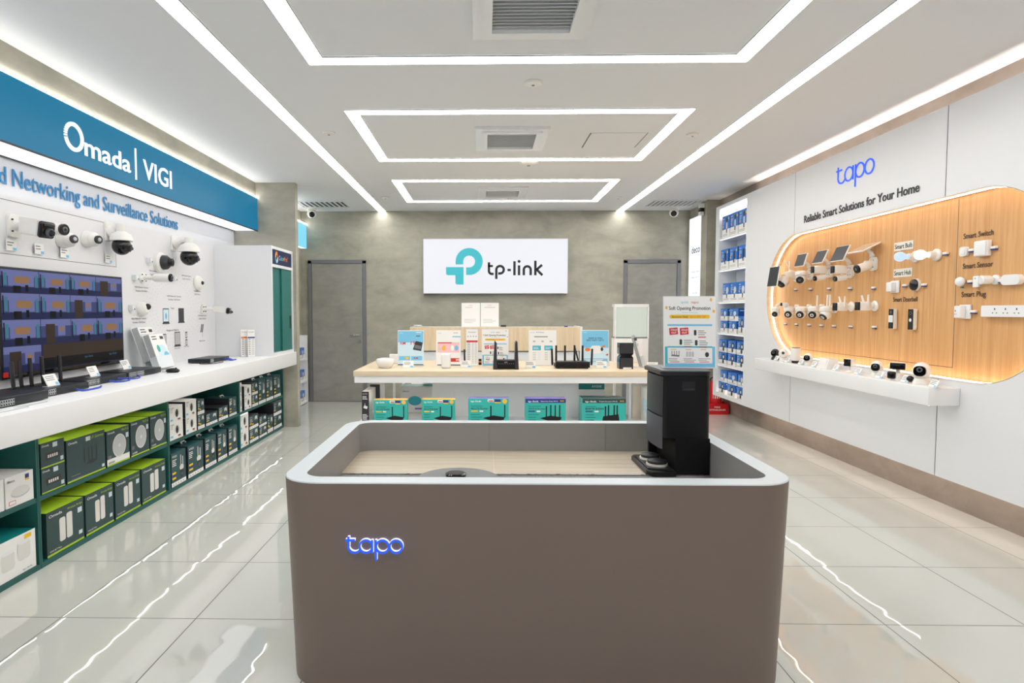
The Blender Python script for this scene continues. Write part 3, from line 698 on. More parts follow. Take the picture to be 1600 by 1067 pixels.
MB('black_gloss').quad(-TW+.012, TW-.008, .012, .028, -.0046, 'black_gloss').build('lower_bar', t)
MB('red').box(-TW+.008, -TW+.045, -.006, -.0042, .012, .042).build('sticker', t, 'red sticker')

# ---------------- cameras on the wall ----------------
def rot_x(a): return Matrix.Rotation(R(a), 4, 'X')
def bullet(t, L, r, arm=.1, tilt=12, yaw=0, square=False, mount='round', z=0):
    """wall plate, arm and tubular camera pointing out of the wall"""
    m = MB('plastic_white')
    if mount == 'round': m.lathe([(r*1.25, 0), (r*1.25, .014), (r*.9, .024)], (0, 0, z), (0, -1, 0), 24)
    else: m.prism(rrect(-r*1.15, r*1.15, z-r*1.5, z+r*1.5, r*.5), 'y', -.02, 0, smooth=True)
    for sx in (-1, 1):
        for sz_ in (-1, 1): m.cyl((sx*r*.75, -.016 if mount == 'round' else -.02, z + sz_*r*.75), (0, -1, 0), .005, .009, 'charcoal', 8)
    m.build('wall_plate', t)
    a = MB('plastic_white'); a.tube([(0, -.02, z), (0, -.03, z), (0, -arm*.7, z), (0, -arm, z-.004)], [r*.72, r*.55, r*.5, r*.5], 16); a.build('arm', t)
    T = Matrix.Translation((0, -arm, z)) @ Matrix.Rotation(R(yaw), 4, 'Z') @ rot_x(tilt)
    b = MB('plastic_white'); b.M = T
    f = MB('black_gloss'); f.M = T
    if square:
        b.rbox(-r, r, -L, 0, -r*1.05, r*.95, .01); b.box(-r*1.06, r*1.06, -L*.97, -.002, r*.96, r*1.12); b.box(-r*1.06, -r*1.0, -L*.97, -.002, r*.55, r*.96); b.box(r*1.0, r*1.06, -L*.97, -.002, r*.55, r*.96)
        f.rbox(-r*1.1, r*1.1, -L*1.22, -L-.0005, -r*1.12, r*1.02, .016)
        f.lathe([(r*.55, 0), (r*.6, .012), (r*.5, .022)], (r*.1, -L*1.22, -r*.35), (0, -1, 0), 20, 'ring_grey'); f.lathe([(r*.42, 0), (r*.3, .008)], (r*.1, -L*1.22-.0221, -r*.35), (0, -1, 0), 18, 'lens'); f.rbox(-r*.7, r*.8, -L*1.22-.008, -L*1.22, r*.4, r*.8, .004, 'charcoal')
    else:
        b.lathe([(r*.55, 0), (r*.96, .02), (r, .03), (r, L)], (0, 0, 0), (0, -1, 0), 28)
        f.lathe([(r*.98, 0), (r*.98, .012), (r*.86, .014)], (0, -L-.0003, 0), (0, -1, 0), 28); f.lathe([(r*.5, 0), (r*.5, .004), (r*.3, .006)], (0, -L-.0145, 0), (0, -1, 0), 20, 'ring_grey'); f.lathe([(r*.26, 0), (r*.15, .004)], (0, -L-.0207, 0), (0, -1, 0), 14, 'lens')
    b.build('camera_body', t); f.build('lens_face', t)
def turret(t, r, yaw=40, tilt=10):
    m = MB('plastic_white'); m.lathe([(r*1.12, 0), (r*1.12, .02), (r*1.0, .04)], (0, 0, 0), (0, -1, 0), 28); m.build('base', t)
    T = Matrix.Translation((0, -.045, 0)) @ Matrix.Rotation(R(yaw), 4, 'Z') @ rot_x(tilt)
    b = MB('plastic_white'); b.M = T; b.lathe([(r*.6, -.02), (r*.98, .0), (r*.98, .02), (r*.78, r*.7), (r*.58, r*1.0)], (0, 0, 0), (0, -1, 0), 28); b.build('ball_housing', t)
    f = MB('black_gloss'); f.M = T; f.lathe([(r*.56, 0), (r*.56, .014), (r*.45, .018)], (0, -r*1.001, 0), (0, -1, 0), 26, 'charcoal'); f.lathe([(r*.28, 0), (r*.2, .006)], (0, -r*1.001-.0185, 0), (0, -1, 0), 18, 'lightgrey'); f.build('lens_face', t)
def ptz(t, r, arm, drop=.0, cap='round'):
    """wall bracket, arm, white dome hood and black ball under it"""
    m = MB('plastic_white'); m.prism(rrect(-.045, .045, -.07, .07, .02), 'y', -.018, 0, smooth=True); m.build('wall_plate', t)
    a = MB('plastic_white'); a.tube([(0, -.018, .0), (0, -.05, .01), (0, -arm*.6, .03), (0, -arm, .03)], [.05, .036, .03, .026], 16)
    a.lathe([(.036, 0), (.036, .05)], (0, -arm, .0), (0, 0, 1), 18); a.build('arm', t)
    h = MB('plastic_white'); h.lathe([(r*1.0, -r*.12), (r*1.06, -r*.08), (r*1.02, 0), (r, r*.25), (r*.84, r*.55), (r*.5, r*.76), (.036, r*.8)], (0, -arm, -r*.8), (0, 0, 1), 32); h.build('dome_hood', t)
    MB('black_gloss').ball((0, -arm, -r*1.42), r*.86, None, 28, k=14).build('dome_ball', t)
    l = MB('lens'); f = Vector((.35, -1, -.25)).normalized(); l.lathe([(r*.36, 0), (r*.36, r*.18), (r*.2, r*.24)], Vector((0, -arm, -r*1.42)) + f*r*.68, f, 20, 'charcoal'); l.lathe([(r*.2, 0), (r*.1, .01)], Vector((0, -arm, -r*1.42)) + f*r*.925, f, 14, 'ring_grey'); l.build('lens', t)
def wthing(u, v, X, rz, name, label, cat='security camera', grp=None):
    p = at(u, v, x=X); return thing(name, label, cat, (X + (.001 if rz == LW else -.001), p.y, p.z), rz, grp)
XA = -2.76
GA = 'security cameras on the white wall over the television'
t = wthing(20, 353, XA, LW, 'bullet_camera', 'large white box camera with black hood, nearest the photo edge, above the television', grp=GA); bullet(t, .135, .045, .075, 10, -12, True, 'plate')
t = wthing(68, 358, XA, LW, 'bullet_camera', 'white tubular camera partly hidden behind the large box camera', grp=GA); bullet(t, .085, .036, .055, 4, -14)
t = wthing(95, 375, XA, LW, 'turret_camera', 'white cone shaped camera hanging under the tubular one above the television', grp=GA); turret(t, .048, -18, -4)
t = wthing(134, 374, XA, LW, 'turret_camera', 'white cone shaped camera with black lens ring beside the hooded dome camera', grp=GA); turret(t, .05, -18, 4)
t = wthing(168, 362, XA, LW, 'dome_camera', 'white hooded dome camera with black ball above the television corner', grp=GA); ptz(t, .075, .10)
def card(u, v, X, rz, label, grp, w=.08, h=.065, tilt=0):
    p = at(u, v, x=X); t = thing('price_card', label, 'price card', (X + (.001 if rz == LW else -.001), p.y, p.z), rz, grp)
    MB('acrylic').box(-w/2, w/2, -.012, 0, -h/2, -h/2+.004).build('holder', t)
    c = MB('card_white').box(-w/2, w/2, -.013, -.0122, -h/2, h/2); c.lines(-w*.38, w*.3, h*.2, 2, .016, .005, -.0136); c.quad(w*.14, w*.48, -h*.45, -h*.2, -.0136, 'skyblue'); c.build('card', t)
for (u, v), s in zip(((14, 383), (58, 389), (98, 395), (167, 404)), ('under the large box camera', 'under the tubular camera', 'under the cone shaped camera', 'under the hooded dome camera')):
    card(u, v, XA, LW, 'small white price card on the white wall ' + s, 'price cards under the upper cameras')
XB = -2.80
GB = 'security cameras on the printed white panel'
t = wthing(247, 410, XB, LW, 'dome_camera', 'white ring shaped dome camera with black turned lens on the printed panel', grp=GB)
MB('plastic_white').lathe([(.085, 0), (.085, .03), (.07, .045)], (0, 0, 0), (0, -1, 0), 30).build('base', t)
MB('charcoal').lathe([(.062, 0), (.06, .03), (.04, .055)], (0, -.0455, 0), (0, -1, 0), 28).build('dome_ring', t)
f = Vector((.25, -1, .0)).normalized(); MB('black').lathe([(.034, 0), (.034, .05), (.022, .056)], (0, -.075, 0), f, 20).build('lens', t)
t = wthing(270, 380, XB, LW, 'dome_camera', 'big white hooded dome camera with black ball hanging from a long arm', grp=GB); ptz(t, .088, .145)
t = wthing(221, 434, XB, LW, 'bullet_camera', 'white tubular camera with a round black face on the printed panel', grp=GB); bullet(t, .14, .034, .09, 0, 4)
t = wthing(308, 442, XB, LW, 'dome_camera', 'flat white disc shaped camera under the big hooded dome camera', grp=GB)
MB('plastic_white').lathe([(.075, 0), (.075, .018), (.055, .04), (.02, .048)], (0, 0, 0), (0, -1, 0), 28).build('base', t)
l = MB('black'); l.ball((.0, -.05, .0), .018); l.cyl((.045, -.03, .035), (0, -1, 0), .006, .006); l.cyl((-.03, -.034, -.03), (0, -1, 0), .006, .006); l.build('lens', t)
t = wthing(219, 483, XB, LW, 'dome_camera', 'small white dome camera with black eye low on the printed panel beside the television', grp=GB)
MB('plastic_white').lathe([(.06, 0), (.06, .02), (.048, .045), (.025, .06)], (0, 0, 0), (0, -1, 0), 26).build('base', t)
l = MB('black'); l.ball((.012, -.055, .02), .026); l.cyl((-.03, -.04, .01), (0, -1, 0), .009, .006); l.build('lens', t)
t = wthing(316, 483, XB, LW, 'bullet_camera', 'white box camera with a black face beside the cabinet end of the printed panel', grp=GB); bullet(t, .13, .03, .11, 6, 6, True, 'plate')
for u, v, s in ((231, 407, 'beside the ring shaped dome camera'), (209, 434, 'beside the tubular camera'), (270, 435, 'between the tubular camera and the disc camera'), (203, 481, 'beside the small dome camera')):
    p = at(u, v, x=XB); t = thing('display_tag', 'tiny clear tag holder on the printed panel ' + s, 'tag', (XB + .001, p.y, p.z), LW, 'tag holders on the printed panel')
    MB('acrylic').box(-.022, .022, -.03, 0, -.022, .022).build('block', t); MB('card_white').quad(-.018, .018, -.014, .02, -.0306, 'card_white').quad(.004, .018, -.014, -.004, -.031, 'navy').build('card', t)
# prints on the panel
def wprint(name, label, X, rz, fn, cat='print', par=None):
    mb = MB('print_text'); fn(mb); return solo(mb, name, label, cat, (X + (.0008 if rz == LW else -.0008), 0, 0), rz)
def py(u, v, X=XB): p = at(u, v, x=X); return p.y, p.z
def caption(mb, u, v, w, n=2):
    y, z = py(u, v)
    for k, t_ in enumerate(('VIGI Network Camera', 'Outdoor Full-Color')[:n]): mb.text(t_, y, z - k*.03, .014, w*(1 - .15*k), -.0008, 'print_dark', align='C')
for u, v, w, s in ((243, 425, .2, 'under the ring shaped dome camera'), (221, 450, .2, 'under the tubular camera'), (291, 432, .18, 'under the big hooded dome camera'), (308, 456, .14, 'under the flat disc camera'), (217, 499, .22, 'under the small dome camera'), (316, 494, .18, 'under the black faced box camera'), (272, 464, .25, 'in the middle of the printed panel')):
    wprint('caption_print', 'two small printed caption lines on the white panel ' + s, XB, LW, lambda mb: caption(mb, u, v, w), 'caption')
def dots(mb):
    y, z = py(272, 480)
    for k in range(5):
        for i in range(46):
            a = 2*math.pi*i/46; r = .30 + .045*k
            mb.ell(y + r*1.05*math.cos(a), z + r*math.sin(a)*.72, .0035, .0035, -.0008, 'print_grey', 6)
wprint('dot_pattern', 'faint rings of grey dots printed around the pictured laptops', XB, LW, dots)['kind'] = 'stuff'
def laptop(mb, u, v, w, h, kind):
    y, z = py(u, v)
    mb.quad(y-w/2, y+w/2, z-h/2, z+h/2, -.0008, 'print_dark'); mb.poly([(y-w*.64, z-h*.58), (y+w*.64, z-h*.58), (y+w*.58, z-h*.5), (y-w*.58, z-h*.5)], -.0012, 'charcoal')
    if kind == 0: mb.quad(y-w*.44, y+w*.44, z-h*.42, z+h*.44, -.0012, 'ice'); mb.ell(y, z-.005, w*.16, h*.22, -.0016, 'skyblue')
    elif kind == 2: mb.quad(y-w*.44, y+w*.44, z-h*.42, z+h*.44, -.0012, 'print_grey')
for u, v, k, s in ((259, 493, 0, 'laptop with a pale blue screen'), (283, 492, 1, 'laptop with a black screen'), (255, 533, 2, 'laptop with a grey screen beside the brochures'), (277, 529, 2, 'laptop with a grey screen under the black one')):
    wprint('laptop_print', 'printed picture of a %s' % s, XB, LW, lambda mb: laptop(mb, u, v, .10, .125, k))
def phone(mb):
    y, z = py(291, 529)
    for k in (0, 1): mb.poly(rrect(y-.018, y+.018, z+.005-.07*k, z+.065-.07*k, .004), -.0008, 'print_dark'); mb.quad(y-.014, y+.014, z+.012-.07*k, z+.055-.07*k, -.0012, 'lightgrey')
wprint('phone_print', 'printed picture of two phones on the white panel', XB, LW, phone)
def feather(mb):
    y, z = py(315, 516)
    for k in (0, 1): mb.poly([(y-.03+.03*k, z-.02), (y-.012+.03*k, z-.02), (y+.012+.03*k, z+.06), (y-.006+.03*k, z+.06)], -.0008, 'print_dark')
    mb.quad(y+.01, y+.018, z-.07, z-.02, -.0008, 'print_grey'); mb.text('VIGI Cloud', y, z-.11, .013, .12, -.0008, 'print_dark', align='C')
wprint('icon_print', 'small slanted black icon printed near the cabinet end of the panel', XB, LW, feather)
def heads(mb):
    y, z = py(269, 483); mb.text('Tools', y, z, .018, .06, -.0008, 'print_dark', align='C'); y, z = py(270, 517); mb.text('Management Platforms', y, z, .016, .22, -.0008, 'print_dark', align='C')
    for u, v, s in ((259, 507, 'VIGI Design Tool'), (283, 505, 'VIGI Config Tool'), (258, 547, 'Cloud VMS'), (277, 545, 'VIGI VMS'), (291, 542, 'VIGI App')): y, z = py(u, v); mb.text(s, y, z, .013, .1, -.0008, 'print_text', align='C')
wprint('heading_print', 'small printed headings and names around the pictured laptops', XB, LW, heads, 'caption')

# ---------------- on the white worktop ----------------
def wt(u, v): p = at(u, v, z=WT); return (p.x, p.y, WT + .0006)
def rack_switch(label, loc, w, d, h=.044, ports=24, dark='dark_metal', rz=LW, grp='black network switches on the worktop', portc='lightgrey'):
    t = thing('network_switch', label, 'network switch', loc, rz, grp)
    m = MB(dark); m.rbox(-w/2, w/2, 0, d, .004, h, .003)
    for sx in (-1, 1):
        for sy in (.12, .88): m.cyl((sx*w*.42, d*sy, 0), (0, 0, 1), .008, .005, 'black', 8)
    m.build('case', t)
    p = MB(portc); n = ports // 2; pw = min(.0135, w*.8/n); x0 = -w*.46
    for i in range(n):
        x = x0 + i*pw*1.12 + (i//6)*.006
        for j in (0, 1): p.box(x, x+pw, -.0012, -.0002, .008+j*.016, .022+j*.016); p.quad(x+.002, x+pw-.002, .010+j*.016, .019+j*.016, -.0016, 'black')
    p.build('ports', t)
    return t
y_of = lambda u, v: at(u, v, z=WT)
rack_switch('black rack switch with two rows of ports at the photo edge of the worktop', (-2.34, 2.99, WT+.0006), .44, .25, .05, 24)
rack_switch('black gateway box with a blue cable, next to the photo edge rack switch', (-2.40, 3.46, WT+.0006), .36, .19, .042, 8)
rack_switch('low black switch behind the white price cards under the television', (-2.47, 3.93, WT+.0006), .44, .21, .042, 16)
rack_switch('black rack switch with silver ports beside the brochure holder', (-2.48, 4.40, WT+.0006), .44, .24, .044, 24)
# antennas stand on a router behind the gateway box
t = thing('antenna_router', 'black router with five upright antennas behind the gateway box on the worktop', 'router', (-2.60, 3.50, WT+.0006), LW)
MB('black').rbox(-.22, .24, 0, .11, .003, .035, .006).build('case', t)
for x, y, h in ((-.17, .02, .19), (-.06, .06, .19), (-.02, .03, .2), (.1, .05, .2), (.21, .02, .2)):
    a = MB('charcoal'); a.tube([(x, y, .03), (x-.004, y, .06), (x-.012, y, h)], [.009, .0105, .0105], 10); a.cyl((x, y, .0352), (0, 0, 1), .011, .012, 'black', 10); a.build('antenna', t)
def stand_card(label, loc, rz, grp, w=.1, h=.075, lean=25, d=0):
    t = thing('price_card', label, 'price card', loc, rz, grp)
    T = rot_x(-lean); a = MB('acrylic'); a.M = T; a.box(-w/2, w/2, .0008, .003, .001 + math.sin(R(lean))*.003, h); a.M = Matrix.Identity(4); a.box(-w/2, w/2, .0, .035, 0, .002); a.build('holder', t)
    c = MB('card_white'); c.M = T; c.box(-w/2+.002, w/2-.002, -.0006, .0004, .004, h-.001); c.lines(-w*.4, w*.3, h*.78, 3, .011, .004, -.001); c.quad(w*.18, w*.44, h*.08, h*.3, -.001, 'skyblue'); c.build('card', t)
    return t
G = 'leaning price cards on the worktop'
stand_card('white price card leaning on the gateway box with the blue cable', (-2.47, 3.44, WT + .0425), LW, G)
stand_card('white price card leaning in front of the low black switch', (-2.55, 3.94, WT + .0425), LW, G)
stand_card('white price card leaning on the rack switch beside the brochures', (-2.62, 4.42, WT + .0445), LW, G)
def cable(label, pts, r=.004, m='blue_cable', grp=None):
    mb = MB(m); P_ = [Vector(p) for p in pts]; out = []
    for i in range(len(P_)-1):
        p0, p1, p2, p3 = P_[max(i-1, 0)], P_[i], P_[i+1], P_[min(i+2, len(P_)-1)]
        for k in range(6):
            t_ = k/6; out.append(.5*((2*p1) + (p2-p0)*t_ + (2*p0-5*p1+4*p2-p3)*t_*t_ + (3*p1-p0-3*p2+p3)*t_**3))
    out.append(P_[-1]); mb.tube(out, r, 8); c = Vector(pts[0]); mb.v = [tuple(Vector(v) - c) for v in mb.v]
    return solo(mb, 'cable', label, 'cable', tuple(c), 0, grp)
z = WT + .005
cable('blue network cable lying in front of the gateway box', [(-2.385, 3.5, z+.012), (-2.36, 3.53, z), (-2.35, 3.6, z), (-2.36, 3.68, z), (-2.39, 3.74, z)], .006)
cable('blue network cable looping in front of the low black switch', [(-2.455, 3.93, z+.012), (-2.43, 3.95, z+.004), (-2.40, 4.0, z), (-2.41, 4.08, z), (-2.44, 4.1, z+.012)], .006)
cable('thin blue network cable running from the low black switch towards the rack switch', [(-2.455, 4.02, z+.018), (-2.43, 4.06, z+.012), (-2.42, 4.16, z), (-2.43, 4.24, z), (-2.466, 4.27, z+.012)], .005)
t = rack_switch('small black switch with blue plugs near the cabinet end of the worktop', (-2.46, 5.62, WT+.0006), .42, .2, .04, 8)
for i in range(3): cable('short blue network cable %s from the small black switch' % ('curling', 'hanging', 'looping')[i], [(-2.455, 5.7+.035*i, z+.012), (-2.43, 5.7+.035*i, z+.012), (-2.405, 5.71+.035*i, z+.002), (-2.39, 5.74+.04*i, z)], .005)
cable('thin black power lead looped beside the small black switch', [(-2.52, 5.405, z+.01), (-2.52, 5.34, z), (-2.45, 5.29, z), (-2.40, 5.35, z), (-2.40, 5.55, z-.001)], .003, 'black')
x, y, _ = wt(270, 582)
t = thing('computer_mouse', 'black computer mouse on the worktop beside the brochure holder', 'mouse', (x, y, WT+.0006), LW)
mb = MB('black'); mb.ball((0, 0, .014), .05, None, 20, .66, 1.05, .42, 10); mb.v = [(a, b, max(0, c)) for a, b, c in mb.v]; mb.build('body', t)
w = MB('charcoal'); w.cyl((-.004, -.025, .032), (1, 0, 0), .007, .008, n=12); w.build('scroll_wheel', t)
w = MB('black'); w.tube([(0, .05, .006), (.01, .08, .0035), (.05, .11, .0035)], .002, 6); w.build('lead', t)
# brochure holder
p = at(232, 580, z=WT)
t = thing('brochure_holder', 'clear brochure holder with two stacked pockets beside the television', 'brochure holder', (-2.53, 4.83, WT+.0006), LW)
h = MB('acrylic'); h.box(-.115, .115, 0, .2, 0, .003); h.M = Matrix.Translation((0, .012, .021)) @ rot_x(-18); h.box(-.115, .115, -.004, -.002, 0, .1); h.box(-.115, .115, .05, .052, 0, .3); h.box(-.115, -.113, -.002, .05, 0, .1); h.box(.113, .115, -.002, .05, 0, .1)
h.M = Matrix.Translation((0, .1, .077)) @ rot_x(-18); h.box(-.115, .115, -.004, -.002, 0, .1); h.box(-.115, .115, .05, .052, -.05, .3); h.build('stand', t)
def brochures(dy, dz, n, label, col, side):
    for k in range(n):
        mb = MB(col); mb.M = Matrix.Translation((0, dy, dz)) @ rot_x(-18)
        y0 = .002 + k*(.046/n)
        mb.cbox(-.105, .105, y0, y0 + .044/n, .001, .28, col, 'print_grey', side)
        if k == 0:
            mb.lines(-.08, .02, .255, 2, .02, .008, y0-.0006, 'print_dark'); mb.quad(.04, .09, .235, .26, y0-.0006, 'print_dark')
            mb.ell(.02, .12, .07, .07, y0-.0006, 'ice', 20); mb.ell(-.03, .16, .022, .03, y0-.001, 'teal', 14); mb.ell(.06, .07, .05, .06, y0-.001, 'skyblue', 16); mb.quad(-.105, -.06, .02, .1, y0-.0008, 'green_door')
        o = mb.build('brochure'); o.location = (-2.53, 4.83, WT+.0008); o.rotation_euler = (0, 0, LW)
        tag(o, label if k == 0 else 'brochure sheaf edge behind the %s, %s behind its cover' % ('pale blue picture brochure' if 'lower' in label else 'blue line drawing brochure', ORD[k-1]), 'brochure', 'brochures in the clear holder')
brochures(.012, .022, 5, 'white brochure with pale blue picture in the lower pocket of the holder', 'card_white', 'print_grey')
brochures(.1, .078, 4, 'white brochure with blue line drawing in the upper pocket of the holder', 'card_white', 'print_grey')
# two upright price lists
for k, (u, c) in enumerate(((391, 'orange'), (403, 'navy'))):
    p = at(u, 555, z=WT); t = thing('price_list', 'tall white price list with %s band standing on the worktop by the cabinet' % ('orange', 'blue')[k], 'price list', (-2.47 if k == 0 else -2.40, 6.24, WT+.0006), R(48), 'upright price lists')
    mb = MB('card_white').box(-.04, .04, 0, .003, .002, .28); mb.quad(-.038, .038, .19, .205, -.0006, c); mb.text('Promotion', 0, .25, .012, .06, -.0008, 'red_sign' if k == 0 else 'navy', align='C')
    for j in range(9):
        mb.quad(-.034, .034, .17-.019*j, .1712-.019*j, -.0006, 'print_grey'); mb.quad(-.03, -.01, .176-.019*j, .182-.019*j, -.0006, 'print_text'); mb.quad(.004, .03, .176-.019*j, .182-.019*j, -.0006, 'print_grey')
    mb.build('sheet', t); MB('acrylic').box(-.04, .04, .0035, .05, 0, .002).build('foot', t)
# slots let into the worktop at its front
for k, (u0, u1, v) in enumerate(((8, 88, 631), (10, 58, 634.5))):
    p, q = at(u0, v, z=WT), at(u1, v, z=WT)
for k, (x, y) in enumerate(((-2.28, 3.03), (-2.25, 2.86))):
    t = thing('cable_flap', 'flush metal edged cable flap let into the worktop near the photo edge, %s' % ('behind', 'in front')[k], 'cable flap', (x, y, WT+.0002), LW, 'cable flaps in the worktop')
    MB('steel').box(-.09, .09, -.002, .002, 0, .0012).build('edge', t); MB('white').box(-.09, .09, .0025, .06, 0, .0008).build('lid', t)
# ---------------- the white display wall on the right ----------------
PXF, PZ0, PZ1 = 3.0, .268, 2.685
OV = dict(y0=3.17, y1=6.49, z0=.915, z1=2.10, r=.585)
def oval_pts(ins=0, n=16):
    return rrect(OV['y0']+ins, OV['y1']-ins, OV['z0']+ins, OV['z1']-ins, OV['r']-ins, n)
def oval_z(y):
    r = OV['r']; zc0, zc1 = OV['z0']+r, OV['z1']-r
    if y <= OV['y0'] or y >= OV['y1']: return None
    d = 0 if OV['y0']+r <= y <= OV['y1']-r else (OV['y0']+r-y if y < OV['y0']+r else y-(OV['y1']-r))
    k = math.sqrt(max(0, r*r-d*d)); return zc0-k, zc1+k
def panel(n, ya, yb, hole=None):
    m = MB('panel_white')
    ys = sorted(set([ya, yb] + [y for y in [OV['y0']+OV['r']*(1-math.cos(R(a))) for a in range(0, 91, 5)] + [OV['y1']-OV['r']*(1-math.cos(R(a))) for a in range(0, 91, 5)] if ya < y < yb]))
    def q(y0, y1, a0, a1, b0, b1):                  # front face between lower edge a and upper edge b
        m.add([(PXF, y0, a0), (PXF, y1, a1), (PXF, y1, b1), (PXF, y0, b0)], [(3, 2, 1, 0)])
        m.add([(PXF+.03, y0, a0), (PXF+.03, y1, a1), (PXF+.03, y1, b1), (PXF+.03, y0, b0)], [(0, 1, 2, 3)])
    for y0, y1 in zip(ys, ys[1:]):
        e = 1e-6; A, B = oval_z(y0+e), oval_z(y1-e)
        if hole and y0 >= hole[0] - 1e-4: continue
        if A and B:
            q(y0, y1, PZ0, PZ0, A[0], B[0]); q(y0, y1, A[1], B[1], PZ1, PZ1)
        else: q(y0, y1 if not hole else min(y1, hole[0]), PZ0, PZ0, PZ1, PZ1)
    if hole:
        q(hole[1], yb, PZ0, PZ0, PZ1, PZ1)
        m.box(PXF, PXF+.03, hole[0], hole[1], PZ0, hole[2]); m.box(PXF, PXF+.03, hole[0], hole[1], hole[3], PZ1)
    m.box(PXF+.0005, PXF+.06, ya, yb, PZ0, PZ0+.02); m.box(PXF+.0005, PXF+.06, ya, yb, PZ1-.02, PZ1)
    if not hole:
        zz = oval_z(yb + .003); m.box(PXF+.0012, PXF+.02, yb+.0002, yb+.0058, PZ0, zz[0]-.004, 'seam'); m.box(PXF+.0012, PXF+.02, yb+.0002, yb+.0058, zz[1]+.004, PZ1, 'seam')
    if hole: m.box(PXF+.0005, PXF+.12, yb-.012, yb, PZ0+.02, PZ1-.02)
    struct(m, 'trim_%d' % n)
SHY0, SHY1 = 7.02, 7.86
panel(4, 1.2, 4.0375); panel(5, 4.0435, 5.957); panel(6, 5.963, 7.95, (SHY0, SHY1, .30, 2.66))
struct(MB('led_cove').box(3.085, 3.11, 1.2, 7.95, 2.615, 2.625), 'trim_7')
struct(MB('concrete_taupe').box(3.14, 3.2495, -2.5, 8.189, 2.67, CEIL - .0005), 'trim_9')
struct(MB('led_kick').box(3.085, 3.11, 1.2, 7.95, .33, .34), 'trim_8')
# oak recess with LED line
t = thing('display_niche', 'long rounded oak niche with warm light line in the white display wall', 'display niche', (0, 0, 0))
o0 = oval_pts(); n = len(o0)
def ring_wall(mname, xa, xb, ins, name, flip=False):
    p = oval_pts(ins); vs = [(xa, a, b) for a, b in p] + [(xb, a, b) for a, b in p]
    m = MB(mname); m.add(vs, [(i, (i+1) % n, n+(i+1) % n, n+i) for i in range(n)], smooth=True)
    q = oval_pts(ins + (.002 if ins else -.01)); 
    vs = [(xa, a, b) for a, b in p] + [(xa, a, b) for a, b in q]
    m.add(vs, [(i, n+i, n+(i+1) % n, (i+1) % n) for i in range(n)])
    return m.build(name, t)
ring_wall('oak_pale', PXF-.002, 3.10, 0.0015, 'rim')
ring_wall('led_warm', 3.046, 3.054, .006, 'light_line')
pm = MB('oak'); pts = oval_pts(-.02)
pm.add([(3.09, a, b) for a, b in pts], [list(range(n))[::-1] if sum(pts[i-1][0]*pts[i][1]-pts[i][0]*pts[i-1][1] for i in range(n)) > 0 else list(range(n))])
pm.add([(3.11, a, b) for a, b in pts], [list(range(n))])
yv = 4.04
pm.box(3.0892, 3.0899, yv-.0015, yv+.0015, .985, 2.085, 'seam'); pm.box(3.0892, 3.0899, yv, 6.0, .985, .988, 'seam'); pm.box(3.0892, 3.0899, 4.92, 4.922, .985, 2.085, 'oak_reflection_and_seam')
pm.build('back_panel', t)
XN = 3.089
# lettering
def rlet(s, a, b, cap, X, label, m='ink', bold=.012, depth=.004, patch=None):
    p, q = at(*a, x=X), at(*b, x=X); w = p.y - q.y; z = (p.z+q.z)/2
    t = thing('lettering', label, 'lettering', (X-.0015, p.y, z), RW, 'lettering on the display wall')
    mb = MB(m); mb.text(s, 0, 0, cap, w, -.0012, bold=bold, depth=depth); mb.build('letters', t)
    if patch: MB('offwhite').box(-.01, w+.01, -.0008, 0, -cap*.45, cap*1.35).build('plate', t)
rlet('Reliable Smart Solutions for Your Home', (1257, 346), (1437, 302), .068, PXF, 'bold black slogan on the white wall above the oak niche', bold=.018, depth=.002)
for s, a, b, pt in (('Smart Bulb', (1399, 389), (1426, 386), 1), ('Smart Hub', (1398, 430.5), (1424, 428.5), 1), ('Smart Doorbell', (1396, 471), (1434, 471), 0),
                    ('Smart Switch', (1506, 373), (1553, 367), 0), ('Smart Sensor', (1505, 420), (1552, 416), 0), ('Smart Plug', (1503, 464), (1541, 463), 0)):
    rlet(s, a, b, .035, XN, 'small black %s lettering on the oak niche panel' % s.lower().replace('smart ', ''), bold=.003, depth=.001, patch=pt)
# the four letter word mark, drawn as strokes: units of x-height
def wordmark(mb, x, z, w, m, y0, y1, th=.13, grow=0):
    """t a p o as round monoline letters; w = overall width"""
    s = w/4.55; hw = th/2 + grow
    def st(pts):
        P_ = [Vector((x + a*s, z + b*s)) for a, b in pts]; L_, R_ = [], []
        for i, p in enumerate(P_):
            d = (P_[min(i+1, len(P_)-1)] - P_[max(i-1, 0)]).normalized(); nn = Vector((-d.y, d.x))*hw*s; L_.append(p+nn); R_.append(p-nn)
        for i in range(len(P_)-1): mb.prism([tuple(L_[i]), tuple(L_[i+1]), tuple(R_[i+1]), tuple(R_[i])], 'y', y0, y1, m)
    def ar(cx, cy, r, a0, a1, k=18): return [(cx + r*math.cos(R(a0+(a1-a0)*i/k)), cy + r*math.sin(R(a0+(a1-a0)*i/k))) for i in range(k+1)]
    st([(.24, 1.28), (.24, .5)] + ar(.72, .5, .5, 180, 330, 12)); st([(0, 1.0), (.75, 1.0)])
    st(ar(1.62, .5, .5, 0, 360, 30)); st([(2.12, 1.02), (2.12, 0)])
    st([(2.42, 1.02), (2.42, -.6)]); st(ar(2.94, .5, .5, 0, 360, 30)); st(ar(4.02, .5, .5, 0, 360, 30))
p, q = at(1307, 284, x=PXF), at(1366, 274, x=PXF)
mb = MB('tapo_blue'); wordmark(mb, 0, 0, p.y-q.y, 'tapo_blue', -.005, -.001, .115)
t = thing('word_mark', 'blue rounded word mark on the white wall above the black slogan', 'sign', (PXF-.001, p.y, 2.425), RW); mb.build('letters', t)
